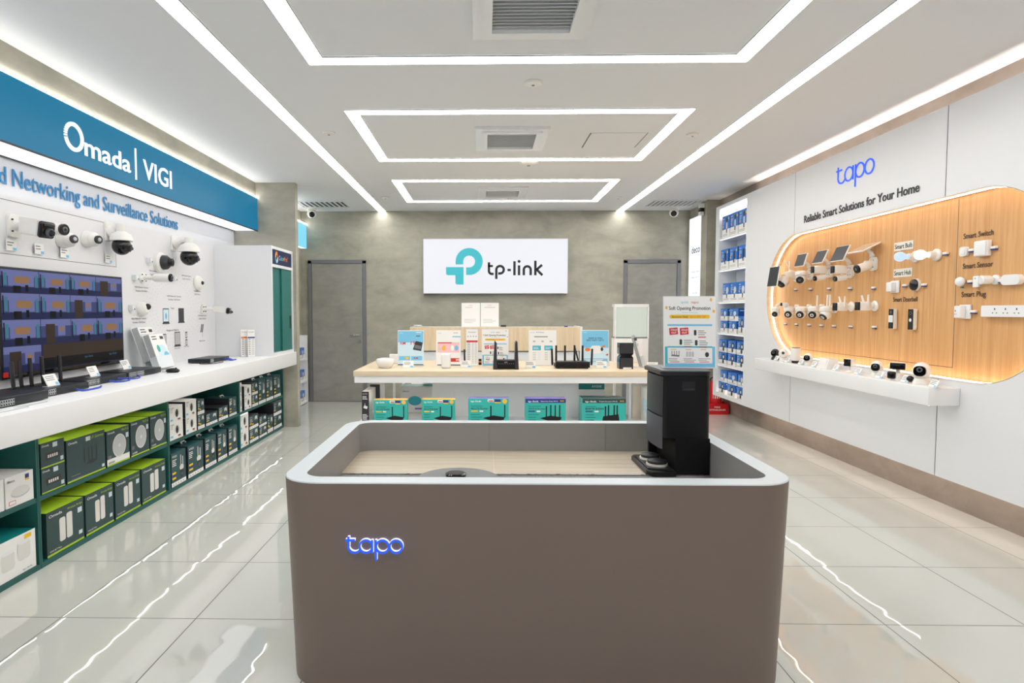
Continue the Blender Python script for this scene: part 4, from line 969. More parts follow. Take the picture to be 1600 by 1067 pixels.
# shelf ledge below the niche
m = MB('gloss_white'); m.rbox(2.80, PXF-.001, 3.85, 6.30, .762, .875, .004)
wl = tag(m.build('wall_ledge'), 'long white floating ledge under the oak niche', 'shelf'); MB('led_shelf').box(2.828, 2.833, 3.88, 6.27, .757, .7615).build('light_strip', wl); LZ = .8755

# ---------------- recessed shelves with blue cartons ----------------
t = thing('shelf_niche', 'tall white lit shelf niche of blue cartons at the far end of the display wall', 'shelf', (PXF, (SHY0+SHY1)/2, 0), RW)
w = (SHY1-SHY0)/2 - .001; SD = .24
MB('white').box(-w, w, SD-.012, SD, .30, 2.66).build('back_panel', t)
for s in (-1, 1): MB('white').box(min(s*w, s*(w-.02)), max(s*w, s*(w-.02)), .001, SD-.0125, .30, 2.66).build('side_panel', t)
tiers = [.30, .685, 1.085, 1.475, 1.875, 2.27, 2.66]
for i, z in enumerate(tiers):
    a = -.02 if i else 0
    sh = MB('white').box(-w+.0205, w-.0205, .001, SD-.0125, z-.018 if i else z+.001, z if i else z+.018).build('shelf', t)
    if i: MB('led_niche').box(-w+.03, w-.03, .012, .022, z-.023, z-.0185).build('light_strip', sh)
tz = [z for z in tiers[:-1]]; tz[0] += .0185
def c_blue(w, h, d, pic=0):
    m = MB('blue_tapo'); s = .38
    for z0, z1, f, r in ((0, h*s, 'card_white', 'offwhite'), (h*s, h, 'blue_tapo', 'blue_deep')): m.cbox(-w/2, w/2, 0, d, z0, z1, f, 'blue_tapo', r, r, r)
    m.text('tapo', -w*.42, h*.84, h*.08, w*.26, m='card_white'); m.ell(w*.36, h*.84, w*.07, w*.07, -.001, 'yellow', 12) if pic < 2 else None
    m.quad(-w*.42, -w*.3, h*.46, h*.58, -.001, 'amber'); m.lines(-w*.42, -w*.1, h*.74, 3, h*.06, h*.02, m='ice'); m.lines(-w*.42, w*.42, h*.14, 2, h*.06, h*.015)
    if pic == 0:
        m.poly([(-w*.02, h*.86), (w*.2, h*.92), (w*.26, h*.72), (w*.04, h*.68)], -.001, 'solar'); m.poly(rrect(w*.04, w*.2, h*.3, h*.68, w*.05), -.0014, 'pale_device'); m.poly(rrect(w*.05, w*.17, h*.2, h*.4, w*.04), -.0018, 'charcoal')
    elif pic == 1:
        m.poly(rrect(-w*.02, w*.2, h*.26, h*.82, w*.04), -.001, 'solar'); m.ell(w*.2, h*.34, w*.1, w*.1, -.0014, 'pale_device')
    elif pic == 2:
        m.ell(w*.12, h*.62, w*.16, h*.17, -.001, 'pale_device', 20); m.poly(rrect(0, w*.18, h*.3, h*.6, w*.04), -.0014, 'pale_device'); m.poly(rrect(w*.01, w*.12, h*.18, h*.42, w*.03), -.0018, 'charcoal')
    else:
        m.ell(w*.14, h*.62, w*.2, h*.24, -.001, 'charcoal', 20); m.ell(w*.14, h*.62, w*.1, h*.13, -.0014, 'pale_device', 16); m.ell(w*.1, h*.25, w*.12, h*.16, -.0014, 'charcoal', 16)
    m.add([(w/2+.0006, d*.1, h*.8), (w/2+.0006, d*.6, h*.8), (w/2+.0006, d*.6, h*.88), (w/2+.0006, d*.1, h*.88)], [(0, 1, 2, 3)], 'ice')
    m.add([(w/2+.0006, d*.5, h*.1), (w/2+.0006, d*.75, h*.1), (w/2+.0006, d*.75, h*.24), (w/2+.0006, d*.5, h*.24)], [(0, 1, 2, 3)], 'print_dark')
    return m
tn = ['bottom', 'second lowest', 'third lowest', 'third highest', 'second highest', 'top']
def bbox(tier, y0, y1, h, d, pic, zo, say, dx=.02, grp=None):
    w = round(y1-y0, 3); me = shared(('blue_carton', w, h, d, pic), lambda: c_blue(w, h, d, pic))
    return place(me, 'camera_carton', 'blue carton on the niche\'s %s shelf, %s' % (tn[tier], say), 'box', (PXF+dx, (y0+y1)/2, tz[tier]+.0006+zo), RW, 'blue and white cartons in the lit shelf niche')
far = ['next to the panel edge', 'in the middle', 'by the pillar']
def row(tier, h, d, pic, zo=0, ys=None, pre='', dx=.02):
    for k, (a, b) in enumerate(ys or [(7.06, 7.29), (7.31, 7.54), (7.56, 7.79)]):
        bbox(tier, a, b, h, d, pic, zo, pre + far[k], dx)
row(5, .27, .13, 0); row(4, .25, .15, 1, 0, [(7.05, 7.28), (7.31, 7.54), (7.58, 7.81)])
row(3, .225, .14, 2, 0, [(7.05, 7.27), (7.28, 7.5), (7.51, 7.73)])
bbox(2, 7.06, 7.22, .21, .2, 3, 0, 'narrow, next to the panel edge', .01)
bbox(2, 7.30, 7.51, .15, .18, 2, 0, 'lower row, in the middle'); bbox(2, 7.57, 7.78, .15, .18, 2, 0, 'lower row, by the pillar')
bbox(2, 7.26, 7.51, .15, .2, 2, .151, 'upper row, in the middle', .022); bbox(2, 7.57, 7.78, .15, .18, 2, .151, 'upper row, by the pillar')
row(1, .155, .18, 3, 0, [(7.05, 7.27), (7.31, 7.53), (7.58, 7.82)], 'lower row, '); row(1, .155, .18, 3, .156, [(7.05, 7.27), (7.31, 7.53), (7.58, 7.81)], 'upper row, ')
row(0, .145, .19, 3, 0, [(7.05, 7.22), (7.28, 7.50), (7.58, 7.78)], 'lower row, ', .01); row(0, .145, .19, 2, .146, [(7.05, 7.22), (7.25, 7.52), (7.55, 7.75)], 'upper row, ', .02)

# ---------------- cameras on the oak panel ----------------
def ry(u, v, X=XN): p = at(u, v, x=X); return p
def rthing(u, v, name, label, cat='security camera', grp=None, X=XN): p = ry(u, v, X); return thing(name, label, cat, (X-.001, p.y, p.z), RW, grp)
def solar_panel(t, w, h, lean, y, z, m='solar'):
    T = Matrix.Translation((0, y, z)) @ rot_x(-lean)
    f = MB('plastic_white'); f.M = T; f.rbox(-w/2, w/2, 0, .012, -h/2, h/2, .003); o = f.build('solar_panel', t)
    c = MB(m); c.M = T; c.box(-w/2+.005, w/2-.005, -.0012, -.0001, -h/2+.005, h/2-.005); c.build('solar_cells', o)
    a = MB('plastic_white'); a.tube([(0, y+.013, z), (0, y+.05, z-.005)], .012, 10); a.build('panel_joint', t)
def plate(t, h=.07, w=.04, arms=()):
    m = MB('plastic_white'); m.prism(rrect(-w, w, -h, h, min(w, h)*.8), 'y', -.022, 0, smooth=True)
    for sx_, sz_ in ((-.4, .5), (.4, .5), (-.4, -.5), (.4, -.5)): m.cyl((sx_*w, -.022, sz_*h), (0, -1, 0), .005, .002, 'grey', 8)
    m.build('wall_plate', t)
    for a in arms: MB('plastic_white').tube([(0, -.02, a[0]), (0, a[1]*.5, a[0] + a[2]*.5), (0, a[1], a[0]+a[2])], [.02, .015, .013], 12).build('arm', t)
def black_face(t, o, d, r, depth=.01, sq=False):
    f = MB('black_gloss'); q = Vector((0, 0, 1)).rotation_difference(Vector(d).normalized())
    f.lathe([(r, -depth), (r, depth*.2), (r*.85, depth*.6)], o, d, 22); f.lathe([(r*.34, 0), (r*.2, .003)], Vector(o)+Vector(d).normalized()*(depth*.6+.0003), d, 14, 'ring_grey'); f.build('lens_face', t)
GS = 'solar cameras in the upper row on the oak panel'
# 1: pan camera with two antennas and an upright panel held far out
t = rthing(1246, 432, 'solar_camera', 'pan camera with two antennas behind an upright dark solar panel, nearest the lit rim', grp=GS)
plate(t, .05, .035, [(.0, -.16, .01), (.03, -.08, .03)]); solar_panel(t, .2, .2, 8, -.235, -.0)
MB('plastic_white').rbox(-.02, .02, -.12, -.023, -.01, .05, .01).build('radio_box', t)
for x in (-.06, .05): MB('plastic_white').tube([(x*.3, -.07, .045), (x*.3, -.07 - (x > 0)*.06, .15)], .006, 8).build('antenna', t)
MB('plastic_white').ball((0, -.135, -.045), .055).build('ball_housing', t); black_face(t, (.005, -.163, -.075), (.2, -.9, -.9), .042, .02)
# 2
def dome_solar(u, v, label, lean, hp, wp, zp, yp, head, grp=GS, m='solar'):
    t = rthing(u, v, 'solar_camera', label, grp=grp); plate(t, .055, .038, [(.01, -.08, 0), (.06, -.06, .05)])
    solar_panel(t, wp, hp, lean, yp, zp, m)
    if head == 'dome':
        MB('plastic_white').lathe([(.05, 0), (.052, .01), (.05, .03), (.03, .042)], (0, -.095, -.012), (0, 0, 1), 22).build('cap', t); MB('plastic_white').ball((0, -.095, -.045), .046).build('ball_housing', t); black_face(t, (.022, -.118, -.058), (.7, -.75, -.4), .034, .02)
    elif head == 'twin':
        MB('plastic_white').rbox(-.03, .03, -.155, -.05, -.02, .05, .012).build('upper_camera', t); MB('black_gloss').rbox(-.026, .026, -.165, -.1555, -.015, .045, .004).build('lens_face', t)
        b = MB('plastic_white'); b.tube([(0, -.05, -.05), (0, -.13, -.062)], .024, 16); b.tube([(0, -.08, -.02), (0, -.08, -.04)], .01, 8); b.build('lower_camera', t); black_face(t, (0, -.139, -.063), (.1, -1, -.12), .023, .008)
    elif head == 'bullet':
        b = MB('plastic_white'); b.tube([(0, -.03, -.0), (0, -.05, -.015), (0, -.13, -.04)], [.02, .034, .034], 18); b.build('camera_body', t); black_face(t, (0, -.14, -.043), (.1, -1, -.27), .034, .01)
    return t
dome_solar(1268, 428, 'dome camera under a tilted solar panel, second of the upper row', 16, .125, .17, .13, -.105, 'dome')
dome_solar(1298, 424, 'twin lens camera under a tilted solar panel, third of the upper row', 24, .125, .17, .13, -.10, 'twin')
dome_solar(1331, 424, 'twin lens camera on a big round ended bracket, fourth of the upper row', 24, .14, .19, .15, -.105, 'twin')
t = dome_solar(1367, 412, 'single tubular camera under a flat solar panel with painted oak reflection, ending the upper row', 64, .16, .19, .13, -.09, 'bullet', m='oak_reflection_and_seam')  # dark glass cells coloured brown, the oak's reflection put into their colour
# lower row
GL = 'cameras in the lower row on the oak panel'
def dome_plain(u, v, label, out=.085, antenna=0, twin=False, goose=False, slant=False, r=.046):
    t = rthing(u, v, 'dome_camera', label, grp=GL); plate(t, .04, .03, [(.0, -out, .0 if not goose else .03)])
    if goose: MB('plastic_white').tube([(0, -out, .03), (0, -out-.03, .015), (0, -out-.035, -.02)], .013, 10).build('neck', t)
    oy = -out - (.035 if goose else 0)
    c = MB('plastic_white'); c.lathe([(r*1.02, -.024), (r*1.08, -.018), (r*1.05, .008), (r*.6, .022)], (0, oy, 0 if not goose else -.02), (0, 0, 1), 22); c.build('cap', t)
    z = -.05 if not goose else -.065
    MB('plastic_white').lathe([(r*.98, .03), (r, 0), (r*.86, -.026 if 0 else -.0)], (0, oy, z), (0, 0, 1), 20).build('collar', t) if 0 else None
    MB('plastic_white').ball((0, oy, z), r).build('ball_housing', t)
    fd = Vector((.75, -.75, -.3) if not slant else (.1, -.8, -.75)).normalized(); black_face(t, Vector((0, oy, z)) + fd*r*.66, fd, r*.74, .02)
    for k in range(antenna): MB('plastic_white').tube([(.02-.04*k, oy+.02, .015), (.02-.04*k, oy+.022, .12)], .007, 8).build('antenna', t)
    if twin: MB('plastic_white').rbox(-.02, .02, oy-.075, oy-.02, .023, .06, .008).build('upper_camera', t); MB('black_gloss').rbox(-.017, .017, oy-.081, oy-.0755, .026, .057, .003).build('upper_lens', t)
    return t
dome_plain(1231, 480, 'small dome camera on a goose neck arm, first of the lower row', goose=True, r=.038)
dome_plain(1247, 482, 'dome camera with a second small lens on top, second of the lower row', twin=True)
dome_plain(1266, 482, 'plain dome camera without antenna, third of the lower row', )
dome_plain(1286, 482, 'dome camera with one short antenna, fourth of the lower row', antenna=1)
dome_plain(1306, 482, 'dome camera with two antennas and slanted black face, fifth of the lower row', antenna=2, slant=True)
def box_cam(u, v, label):
    t = rthing(u, v, 'bullet_camera', label, grp=GL)
    MB('plastic_white').lathe([(.042, 0), (.042, .008), (.03, .02)], (0, 0, 0), (0, -1, 0), 22).build('wall_plate', t)
    MB('plastic_white').tube([(0, -.02, 0), (0, -.03, -.002), (0, -.05, -.002)], .016, 10).build('arm', t)
    MB('plastic_white').rbox(-.032, .032, -.135, -.045, -.036, .034, .012).build('camera_body', t); MB('black_gloss').rbox(-.03, .03, -.145, -.1355, -.034, .032, .004).build('lens_face', t)
    for x, y in ((-.034, -.065), (.034, -.08)): MB('plastic_white').tube([(x, y, .0), (x*1.2, y-.002, .025), (x*1.6, y-.01, .085)], [.007, .009, .007], 8).build('antenna', t)
box_cam(1331, 479, 'square white camera with two antennas and round foot, sixth of the lower row'); box_cam(1368, 478, 'square white camera with two antennas, last of the lower row')
# tag clips
def clip(u, v, label):
    p = ry(u, v); t = thing('display_tag', label, 'tag', (XN-.001, p.y, p.z), RW, 'tiny tag clips on the oak panel')
    MB('plastic_white').rbox(-.02, .02, -.018, 0, -.002, .014, .004).build('clip', t); MB('navy').box(-.018, .018, -.017, -.001, -.009, -.0025).build('tag_edge', t)
for k, u in enumerate((1245, 1268, 1297, 1330, 1367)): clip(u, 453 - k*.6, 'tiny white tag clip under the %s camera of the upper row' % ORD[k])
for k, u in enumerate((1229, 1246, 1266, 1285, 1305, 1331, 1368)): clip(u, 506.5 + k*.9, 'tiny white tag clip under the %s camera of the lower row' % ORD[k])
for u, v, s in ((1416, 447, 'between the hub socket and the black round hub'), (1446, 446, 'beside the black round hub'), (1480, 397, 'beside the lit bulbs'), (1521, 392, 'between the round button and the square switch'), (1556, 388, 'beside the square switch'),
                (1519, 441, 'beside the sensor with a teal tip'), (1541, 441, 'beside the little upright sensor'), (1568, 440, 'beside the long oval sensor'), (1524, 488, 'beside the socket with a plug')): clip(u, v, 'tiny white tag clip ' + s)
# bulbs
for u, v, m, s in ((1432, 401, 'bulb_blue', 'lit bluish bulb on a white lamp holder'), (1465, 398, 'bulb_warm', 'lit warm white bulb on a white lamp holder')):
    t = rthing(u, v, 'lamp', s + ' in the oak niche', 'lamp', 'lit bulbs on the oak panel')
    MB('plastic_white').lathe([(.04, 0), (.04, .012), (.026, .02), (.022, .06)], (0, 0, 0), (0, -1, 0), 24).build('lamp_holder', t)
    MB(m).lathe([(.014, .0), (.02, .02), (.034, .045), (.035, .06), (.027, .08), (.01, .088)], (0, -.0605, 0), (0, -1, 0), 24).build('bulb', t)
# hubs, doorbells, switches, sensors, plugs
t = rthing(1400, 448, 'smart_hub', 'white hub plugged into a white wall socket plate', 'hub'); MB('gloss_white').rbox(-.045, .045, -.012, 0, -.045, .045, .004).build('socket_plate', t); MB('gloss_white').rbox(-.038, .02, -.05, -.0125, -.036, .034, .006).build('hub_body', t)
t = rthing(1433, 445, 'smart_hub', 'black round hub with white rim on the oak panel', 'hub'); MB('plastic_white').lathe([(.044, 0), (.044, .02)], (0, 0, 0), (0, -1, 0), 26).build('rim', t); MB('black_gloss').ball((0, -.021, 0), .042, None, 24, 1, .55, 1).build('dome', t)
for u, v, k in ((1399, 498, 0), (1430, 499, 1)):
    t = rthing(u, v, 'doorbell', ('black doorbell with white middle band on the oak panel', 'all black doorbell with white round button on the oak panel')[k], 'doorbell')
    MB('offwhite').rbox(-.026, .026, -.03, 0, -.075, .075, .006).build('case', t); f = MB('black_gloss'); f.box(-.024, .024, -.034, -.0302, -.073, .073)
    if k == 0: f.box(-.0243, .0243, -.0346, -.0342, -.026, .026, 'gloss_white'); f.ell(0, 0, .012, .014, -.035, 'print_grey'); f.ell(0, 0, .009, .011, -.0353, 'gloss_white'); f.ell(0, .05, .012, .012, -.0345, 'ring_grey')
    else: f.ell(0, .045, .013, .013, -.0345, 'ring_grey'); f.ell(0, .045, .009, .009, -.0349, 'lens'); f.ell(0, -.005, .012, .013, -.0345, 'gloss_white')
    f.build('front', t)
t = rthing(1509, 393, 'smart_button', 'small rounded white button beside the square switch', 'switch'); MB('gloss_white').prism(rrect(-.03, .03, -.03, .03, .018), 'y', -.018, 0, smooth=True).rbox(-.02, .02, -.022, -.0182, -.02, .02, .002).build('case', t)
t = rthing(1540, 388, 'light_switch', 'large square white rocker switch on the oak panel', 'switch'); MB('gloss_white').rbox(-.048, .048, -.03, 0, -.048, .048, .004).build('case', t); MB('gloss_white').rbox(-.044, .044, -.037, -.0305, -.044, .044, .003).build('rocker', t)
t = rthing(1507, 440, 'motion_sensor', 'rounded white sensor with a teal tip below it', 'sensor'); MB('gloss_white').ball((0, -.027, 0), .032, None, 20, 1, .8, .95).build('body', t); MB('teal_deep').box(-.006, .012, -.02, -.012, -.042, -.032).build('pull_tab', t)
t = rthing(1529, 440, 'contact_sensor', 'little upright white sensor between the round and the long ones', 'sensor'); MB('gloss_white').rbox(-.022, .022, -.02, 0, -.036, .036, .005).build('body', t); MB('grey').cyl((0, -.0202, .02), (0, -1, 0), .004, .002, n=10).build('led_dot', t)
t = rthing(1558, 437, 'motion_sensor', 'white tubular sensor on a round foot', 'sensor'); MB('gloss_white').lathe([(.03, 0), (.03, .012), (.014, .02)], (0, 0, 0), (0, -1, 0), 20).build('foot', t); MB('gloss_white').tube([(0, -.021, 0), (-.01, -.035, 0), (-.016, -.08, .0), (-.017, -.084, 0)], [.012, .027, .027, .018], 18).build('body', t)
t = rthing(1586, 437, 'contact_sensor', 'long oval white sensor near the photo edge', 'sensor'); MB('gloss_white').prism(rrect(-.065, .065, -.03, .03, .0295), 'y', -.03, 0, smooth=True).build('body', t)
t = rthing(1510, 487, 'smart_plug', 'white plug in a square socket plate beside the power strip', 'plug'); MB('gloss_white').rbox(-.045, .045, -.012, 0, -.045, .045, .004).build('socket_plate', t); MB('gloss_white').rbox(-.04, .014, -.05, -.0125, -.04, .038, .006).build('plug_body', t)
d = MB('print_dark'); d.quad(-.028, -.022, .0, .012, -.0506, 'print_dark'); d.quad(-.034, -.028, -.018, -.014, -.0506); d.quad(-.02, -.014, -.018, -.014, -.0506); d.build('pin_holes', t)
p, q = ry(1542, 486), ry(1640, 486); w = p.y-q.y
t = thing('power_strip', 'long white power strip with four outlets cut off by the photo edge', 'power strip', (XN-.001, (p.y+q.y)/2, p.z), RW)
MB('gloss_white').prism(rrect(-w/2, w/2, -.034, .034, .008), 'y', -.035, 0, smooth=True).build('body', t)
d = MB('print_dark')
for k in range(5):
    x = -w/2 + .1 + k*.075
    d.quad(x-.004, x+.004, .006, .018, -.0356); d.quad(x-.018, x-.01, -.014, -.008, -.0356); d.quad(x+.01, x+.018, -.014, -.008, -.0356)
d.build('outlets', t)
# ---------------- on the ledge ----------------
GD = 'small cameras on the white ledge'
def lx(u, v=560): return at(u, v, x=2.9).y
def lthing(u, name, label, x=2.9, cat='security camera', rz=RW): return thing(name, label, cat, (x, at(u, 560, x=x).y, LZ), rz, GD)
def pan_cam(t, s, body='plastic_white', face='black_gloss', yaw=42):
    T = Matrix.Rotation(R(yaw), 4, 'Z')
    MB(body).lathe([(s*.72, 0), (s*.75, s*.1), (s*.6, s*.5), (s*.55, s*.6)], (0, 0, 0), (0, 0, 1), 22).build('base', t)
    b = MB(body); b.M = T; b.ball((0, 0, s*1.3), s*.85, None, 22, .92, .92, 1.0); b.build('ball_housing', t)
    f = MB(face); f.M = T; f.prism(rrect(-s*.5, s*.5, s*.82, s*1.8, s*.4), 'y', -s*.84, -s*.5, smooth=True); f.lathe([(s*.25, 0), (s*.2, s*.05)], (0, -s*.841, s*1.45), (0, -1, 0), 16, 'ring_grey'); f.lathe([(s*.14, 0), (s*.1, s*.02)], (0, -s*.841-s*.051, s*1.45), (0, -1, 0), 12, 'lens'); f.build('lens_face', t)
t = lthing(1211, 'pan_camera', 'all black ball camera at the far end of the ledge'); pan_cam(t, .05, 'charcoal')
t = lthing(1224, 'pan_camera', 'all white ball camera beside the black one on the ledge'); pan_cam(t, .055, 'plastic_white', 'plastic_white', 60)
t = lthing(1243, 'cylinder_camera', 'white cylinder with a dark top and dark foot on the ledge')
MB('black').lathe([(.032, 0), (.032, .022)], (0, 0, 0), (0, 0, 1), 22).build('foot', t); MB('plastic_white').lathe([(.034, .0225), (.043, .04), (.043, .13), (.04, .14)], (0, 0, 0), (0, 0, 1), 24).build('body', t); MB('charcoal').lathe([(.038, 0), (.034, .004)], (0, 0, .1403), (0, 0, 1), 22).build('lid', t)
t = lthing(1263, 'pan_camera', 'small white pan camera with black face, first black faced one from the far end'); pan_cam(t, .05)
t = lthing(1295, 'chime_unit', 'wide white wedge shaped unit on the ledge', cat='hub'); MB('gloss_white').prism([(-.06, 0), (.06, 0), (.035, .085), (-.035, .085)], 'x', -.07, .07).build('body', t); MB('plastic_white').prism([(-.064, .002), (-.0605, .0), (-.036, .086), (-.039, .087)], 'x', -.055, .055).build('front_cover', t)
t = lthing(1328, 'cube_camera', 'small cube camera with black face on a stalk', rz=RW + R(20)); MB('plastic_white').lathe([(.03, 0), (.03, .006), (.008, .012), (.008, .045)], (0, 0, 0), (0, 0, 1), 18).build('stand', t); MB('plastic_white').rbox(-.032, .032, -.026, .028, .0455, .105, .006).build('body', t); MB('black_gloss').rbox(-.03, .03, -.03, -.0262, .047, .103, .003).build('lens_face', t)
t = lthing(1371, 'pan_camera', 'white pan camera with a round black face behind a price card, mid ledge'); pan_cam(t, .055)
t = lthing(1404, 'twin_camera', 'twin camera with a black brick lens above a smaller black lens', rz=RW + R(40))
MB('plastic_white').lathe([(.045, 0), (.045, .03), (.04, .05)], (0, 0, 0), (0, 0, 1), 22).build('base', t); MB('plastic_white').rbox(-.055, .05, -.03, .03, .075, .125, .02).build('upper_camera', t); MB('black_gloss').rbox(-.04, .052, -.04, -.0305, .077, .123, .01).build('upper_lens', t); MB('black_gloss').rbox(-.05, .0, -.06, -.03, .012, .062, .01).build('lower_lens', t); MB('plastic_white').cyl((0, 0, .0505), (0, 0, 1), .014, .024).build('neck', t)
t = lthing(1441, 'pan_camera', 'largest white pan camera with black face at the near end of the ledge'); pan_cam(t, .068); MB('black_gloss').ball((-.055, -.035, .028), .022).build('lower_lens', t)
def lcard(u, label, k): 
    y = at(u, 560, x=2.845).y; return stand_card(label, (2.838, y, LZ), RW, 'price cards on the ledge', .07, .055, 30)
for k, (u, s) in enumerate(((1212, 'all black ball camera'), (1229, 'all white ball camera'), (1250, 'dark topped cylinder'), (1271, 'first black faced pan camera'), (1305, 'wedge shaped unit'), (1340, 'cube camera'), (1374, 'mid ledge pan camera'), (1414, 'twin camera'), (1459, 'largest pan camera'))):
    lcard(u, 'white price card leaning on the ledge by the ' + s, k)

# ---------------- right rear corner ----------------
t = thing('light_box', 'tall glowing white light box on the recess wall by the pillar', 'sign', (3.005, 8.70, 1.6), RW)
MB('lightgrey').box(-.285, .285, .004, .024, -1.1, 1.09).build('case', t); MB('deco_light').box(-.28, .28, 0, .0035, -1.095, 1.085).build('face', t)
l = MB('print_text'); l.text('deco', 0, .58, .1, .34, -.0008, 'ink', .01, align='C'); l.text('Whole Home', 0, .3, .03, .36, -.0008, 'print_grey', align='C'); l.text('Mesh Wi-Fi', 0, .22, .03, .34, -.0008, 'print_grey', align='C'); l.text('tp-link', 0, .0, .035, .2, -.0008, 'print_grey', align='C')
l.build('lettering', t)
t = thing('extinguisher_stand', 'red box stand with white lettering under the fire extinguisher', 'stand', (3.07, 8.06, 0))
m = MB('red'); m.box(-.15, .15, -.1, .1, 0, .008); m.box(-.15, .15, -.1, -.092, .008, .145); m.box(-.15, .15, .092, .1, .008, .145); m.box(-.15, -.142, -.092, .092, .008, .145); m.box(.142, .15, -.092, .092, .008, .145); m.build('box', t)
l = MB('card_white'); l.text('FIRE', .0, .088, .022, .075, -.1012, bold=.015, align='C'); l.text('EXTINGUISHER', 0, .052, .022, .22, -.1012, bold=.015, align='C'); l.build('lettering', t)
t = thing('fire_extinguisher', 'red fire extinguisher standing in the red box by the pillar', 'fire extinguisher', (3.075, 8.06, .009))
MB('red').lathe([(.075, 0), (.082, .01), (.082, .36), (.06, .42), (.025, .45)], (0, 0, 0), (0, 0, 1), 28).build('cylinder', t)
h = MB('black'); h.cyl((0, 0, .4505), (0, 0, 1), .02, .04, n=14); h.box(-.012, .09, -.01, .01, .492, .502); h.box(-.012, .1, -.01, .01, .525, .535); h.box(-.012, 0, -.01, .01, .502, .525); h.build('handle', t)
h = MB('black'); h.tube([(-.02, 0, .475), (-.06, 0, .46), (-.092, -.02, .38), (-.094, -.03, .2), (-.093, -.03, .12)], .009, 8); h.build('hose', t)
MB('card_white').add([(.0825*math.cos(a), .0825*math.sin(a), z) for z in (.2, .3) for a in [R(-130+20*i) for i in range(6)]], [(i, i+1, i+7, i+6) for i in range(5)]).build('sticker', t)
# ---------------- taupe demo counter in the middle ----------------
KX0, KX1, KY0, KY1, KH = -.742, 1.128, 2.115, 3.35, .752
t = thing('demo_counter', 'taupe demo counter with rounded corners and a sunken wooden floor', 'counter', ((KX0+KX1)/2, (KY0+KY1)/2, 0))
cx, cy = (KX0+KX1)/2, (KY0+KY1)/2; a, b = (KX1-KX0)/2, (KY1-KY0)/2
RC = .15; N_ = 10; TP = .03; RIM = .078; FL = .60
def loop(ins, z, r): return [(x, y, z) for x, y in rrect(-a+ins, a-ins, -b+ins, b-ins, r, N_)]
def skin(m, l0, l1, smooth=True, flip=False):
    n = len(l0); f = [(i, (i+1) % n, n+(i+1) % n, n+i) for i in range(n)]
    m.add(l0+l1, [q[::-1] for q in f] if flip else f, smooth=smooth)
m = MB('kiosk_taupe'); lo = [(x, y - (.029 if y < 0 else 0), z) for x, y, z in loop(TP, 0.0, RC)]; hi = loop(0, KH-.004, RC)
skin(m, lo, hi); m.build('outer_skin', t)
m = MB('kiosk_rim'); skin(m, hi, loop(.003, KH, RC-.003), True); skin(m, loop(.003, KH, RC-.003), loop(RIM, KH, RC-RIM), False); m.build('rim', t)
m = MB('kiosk_inner'); skin(m, loop(RIM, FL-.02, RC-RIM), loop(RIM, KH, RC-RIM), True, True)
for x in (-.16, .47): m.box(x-.001, x+.001, b-RIM-.0012, b-RIM-.0002, FL, KH-.004, 'midgrey')
m.build('inner_wall', t)
ye = 2.80 - cy
pts = rrect(-a+RIM, a-RIM, -b+RIM, b-RIM, RC-RIM, 6)
wd = MB('plank'); wd.box(-a+RIM, a-RIM, ye, b-RIM, FL-.02, FL); wd.box(-.1402, -.1388, ye, b-RIM, FL, FL+.0004, 'beige'); wd.build('wood_floor', t)
MB('carpet').box(-a+RIM, a-RIM, -b+RIM, ye-.012, FL-.02, FL-.003).build('carpet', t); MB('steel').box(-a+RIM+.03, a-RIM-.03, ye-.012, ye, FL-.01, FL+.002).build('trim_strip', t)
p, q = at(541.5, 864, y=KY0), at(630, 864, y=KY0)
lg = bpy.data.objects.new('logo', None); C.objects.link(lg); lg.parent = t; lg.location = (p.x-cx, KY0-cy+.006, at(585, 861, y=KY0).z)
bl = MB('tapo_blue'); wordmark(bl, 0, 0, q.x-p.x, 'tapo_blue', -.024, -.0185, .155); bl.build('letters', lg)
gl = MB('tapo_glow'); wordmark(gl, 0, 0, q.x-p.x, 'tapo_glow', -.0155, -.003, .155, .008); gl.build('glow_backing', lg)
# robot vacuum
t = thing('robot_vacuum', 'grey round robot vacuum on the sunken floor of the taupe counter', 'robot vacuum', (-.10, 2.405, FL))
MB('charcoal').lathe([(.15, 0.0), (.168, .012), (.174, .03), (.174, .078), (.168, .084)], (0, 0, 0), (0, 0, 1), 44).build('body', t)
MB('midgrey').lathe([(.166, 0), (.166, .004), (.16, .006)], (0, 0, .0845), (0, 0, 1), 44).build('top_cover', t)
MB('black_gloss').lathe([(.04, 0), (.042, .012), (.036, .016)], (-.01, .02, .0908), (0, 0, 1), 28).build('lidar_turret', t)
MB('charcoal').lathe([(.1745, .022), (.181, .025), (.181, .065), (.1745, .07)], (0, 0, 0), (0, 0, 1), 44).build('bumper', t)
# docking station: its front faces the left, its flank faces the camera
DX, DY = .943, 2.955
t = thing('docking_station', 'tall black robot docking station standing at the end of the taupe counter', 'docking station', (DX, DY, FL+.0006))
wx, wy, DH = .105, .165, .485
body = rrect(-wx, wx, -wy, wy, .03, 5)
m = MB('black_matt'); m.prism([p for p in body if True], 'z', .17, .462, smooth=True)
m.box(-.055, wx-.002, -wy+.002, wy-.002, 0, .1695); m.box(-wx+.01, -.0555, wy-.03, wy-.004, .0, .1695); m.box(-wx+.01, -.0555, -wy+.002, -wy+.02, 0, .0205); m.build('body', t)
ft = [(-wx-.002, -wy+.03), (-wx-.012, -wy+.06), (-wx-.018, 0), (-wx-.012, wy-.06), (-wx-.002, wy-.03)]
MB('charcoal').prism(ft, 'z', .272, .455, smooth=True).build('water_tank_cover', t)
fb = MB('tank_grey'); fb.prism(ft, 'z', .115, .264, smooth=True); fb.build('front_cover', t)
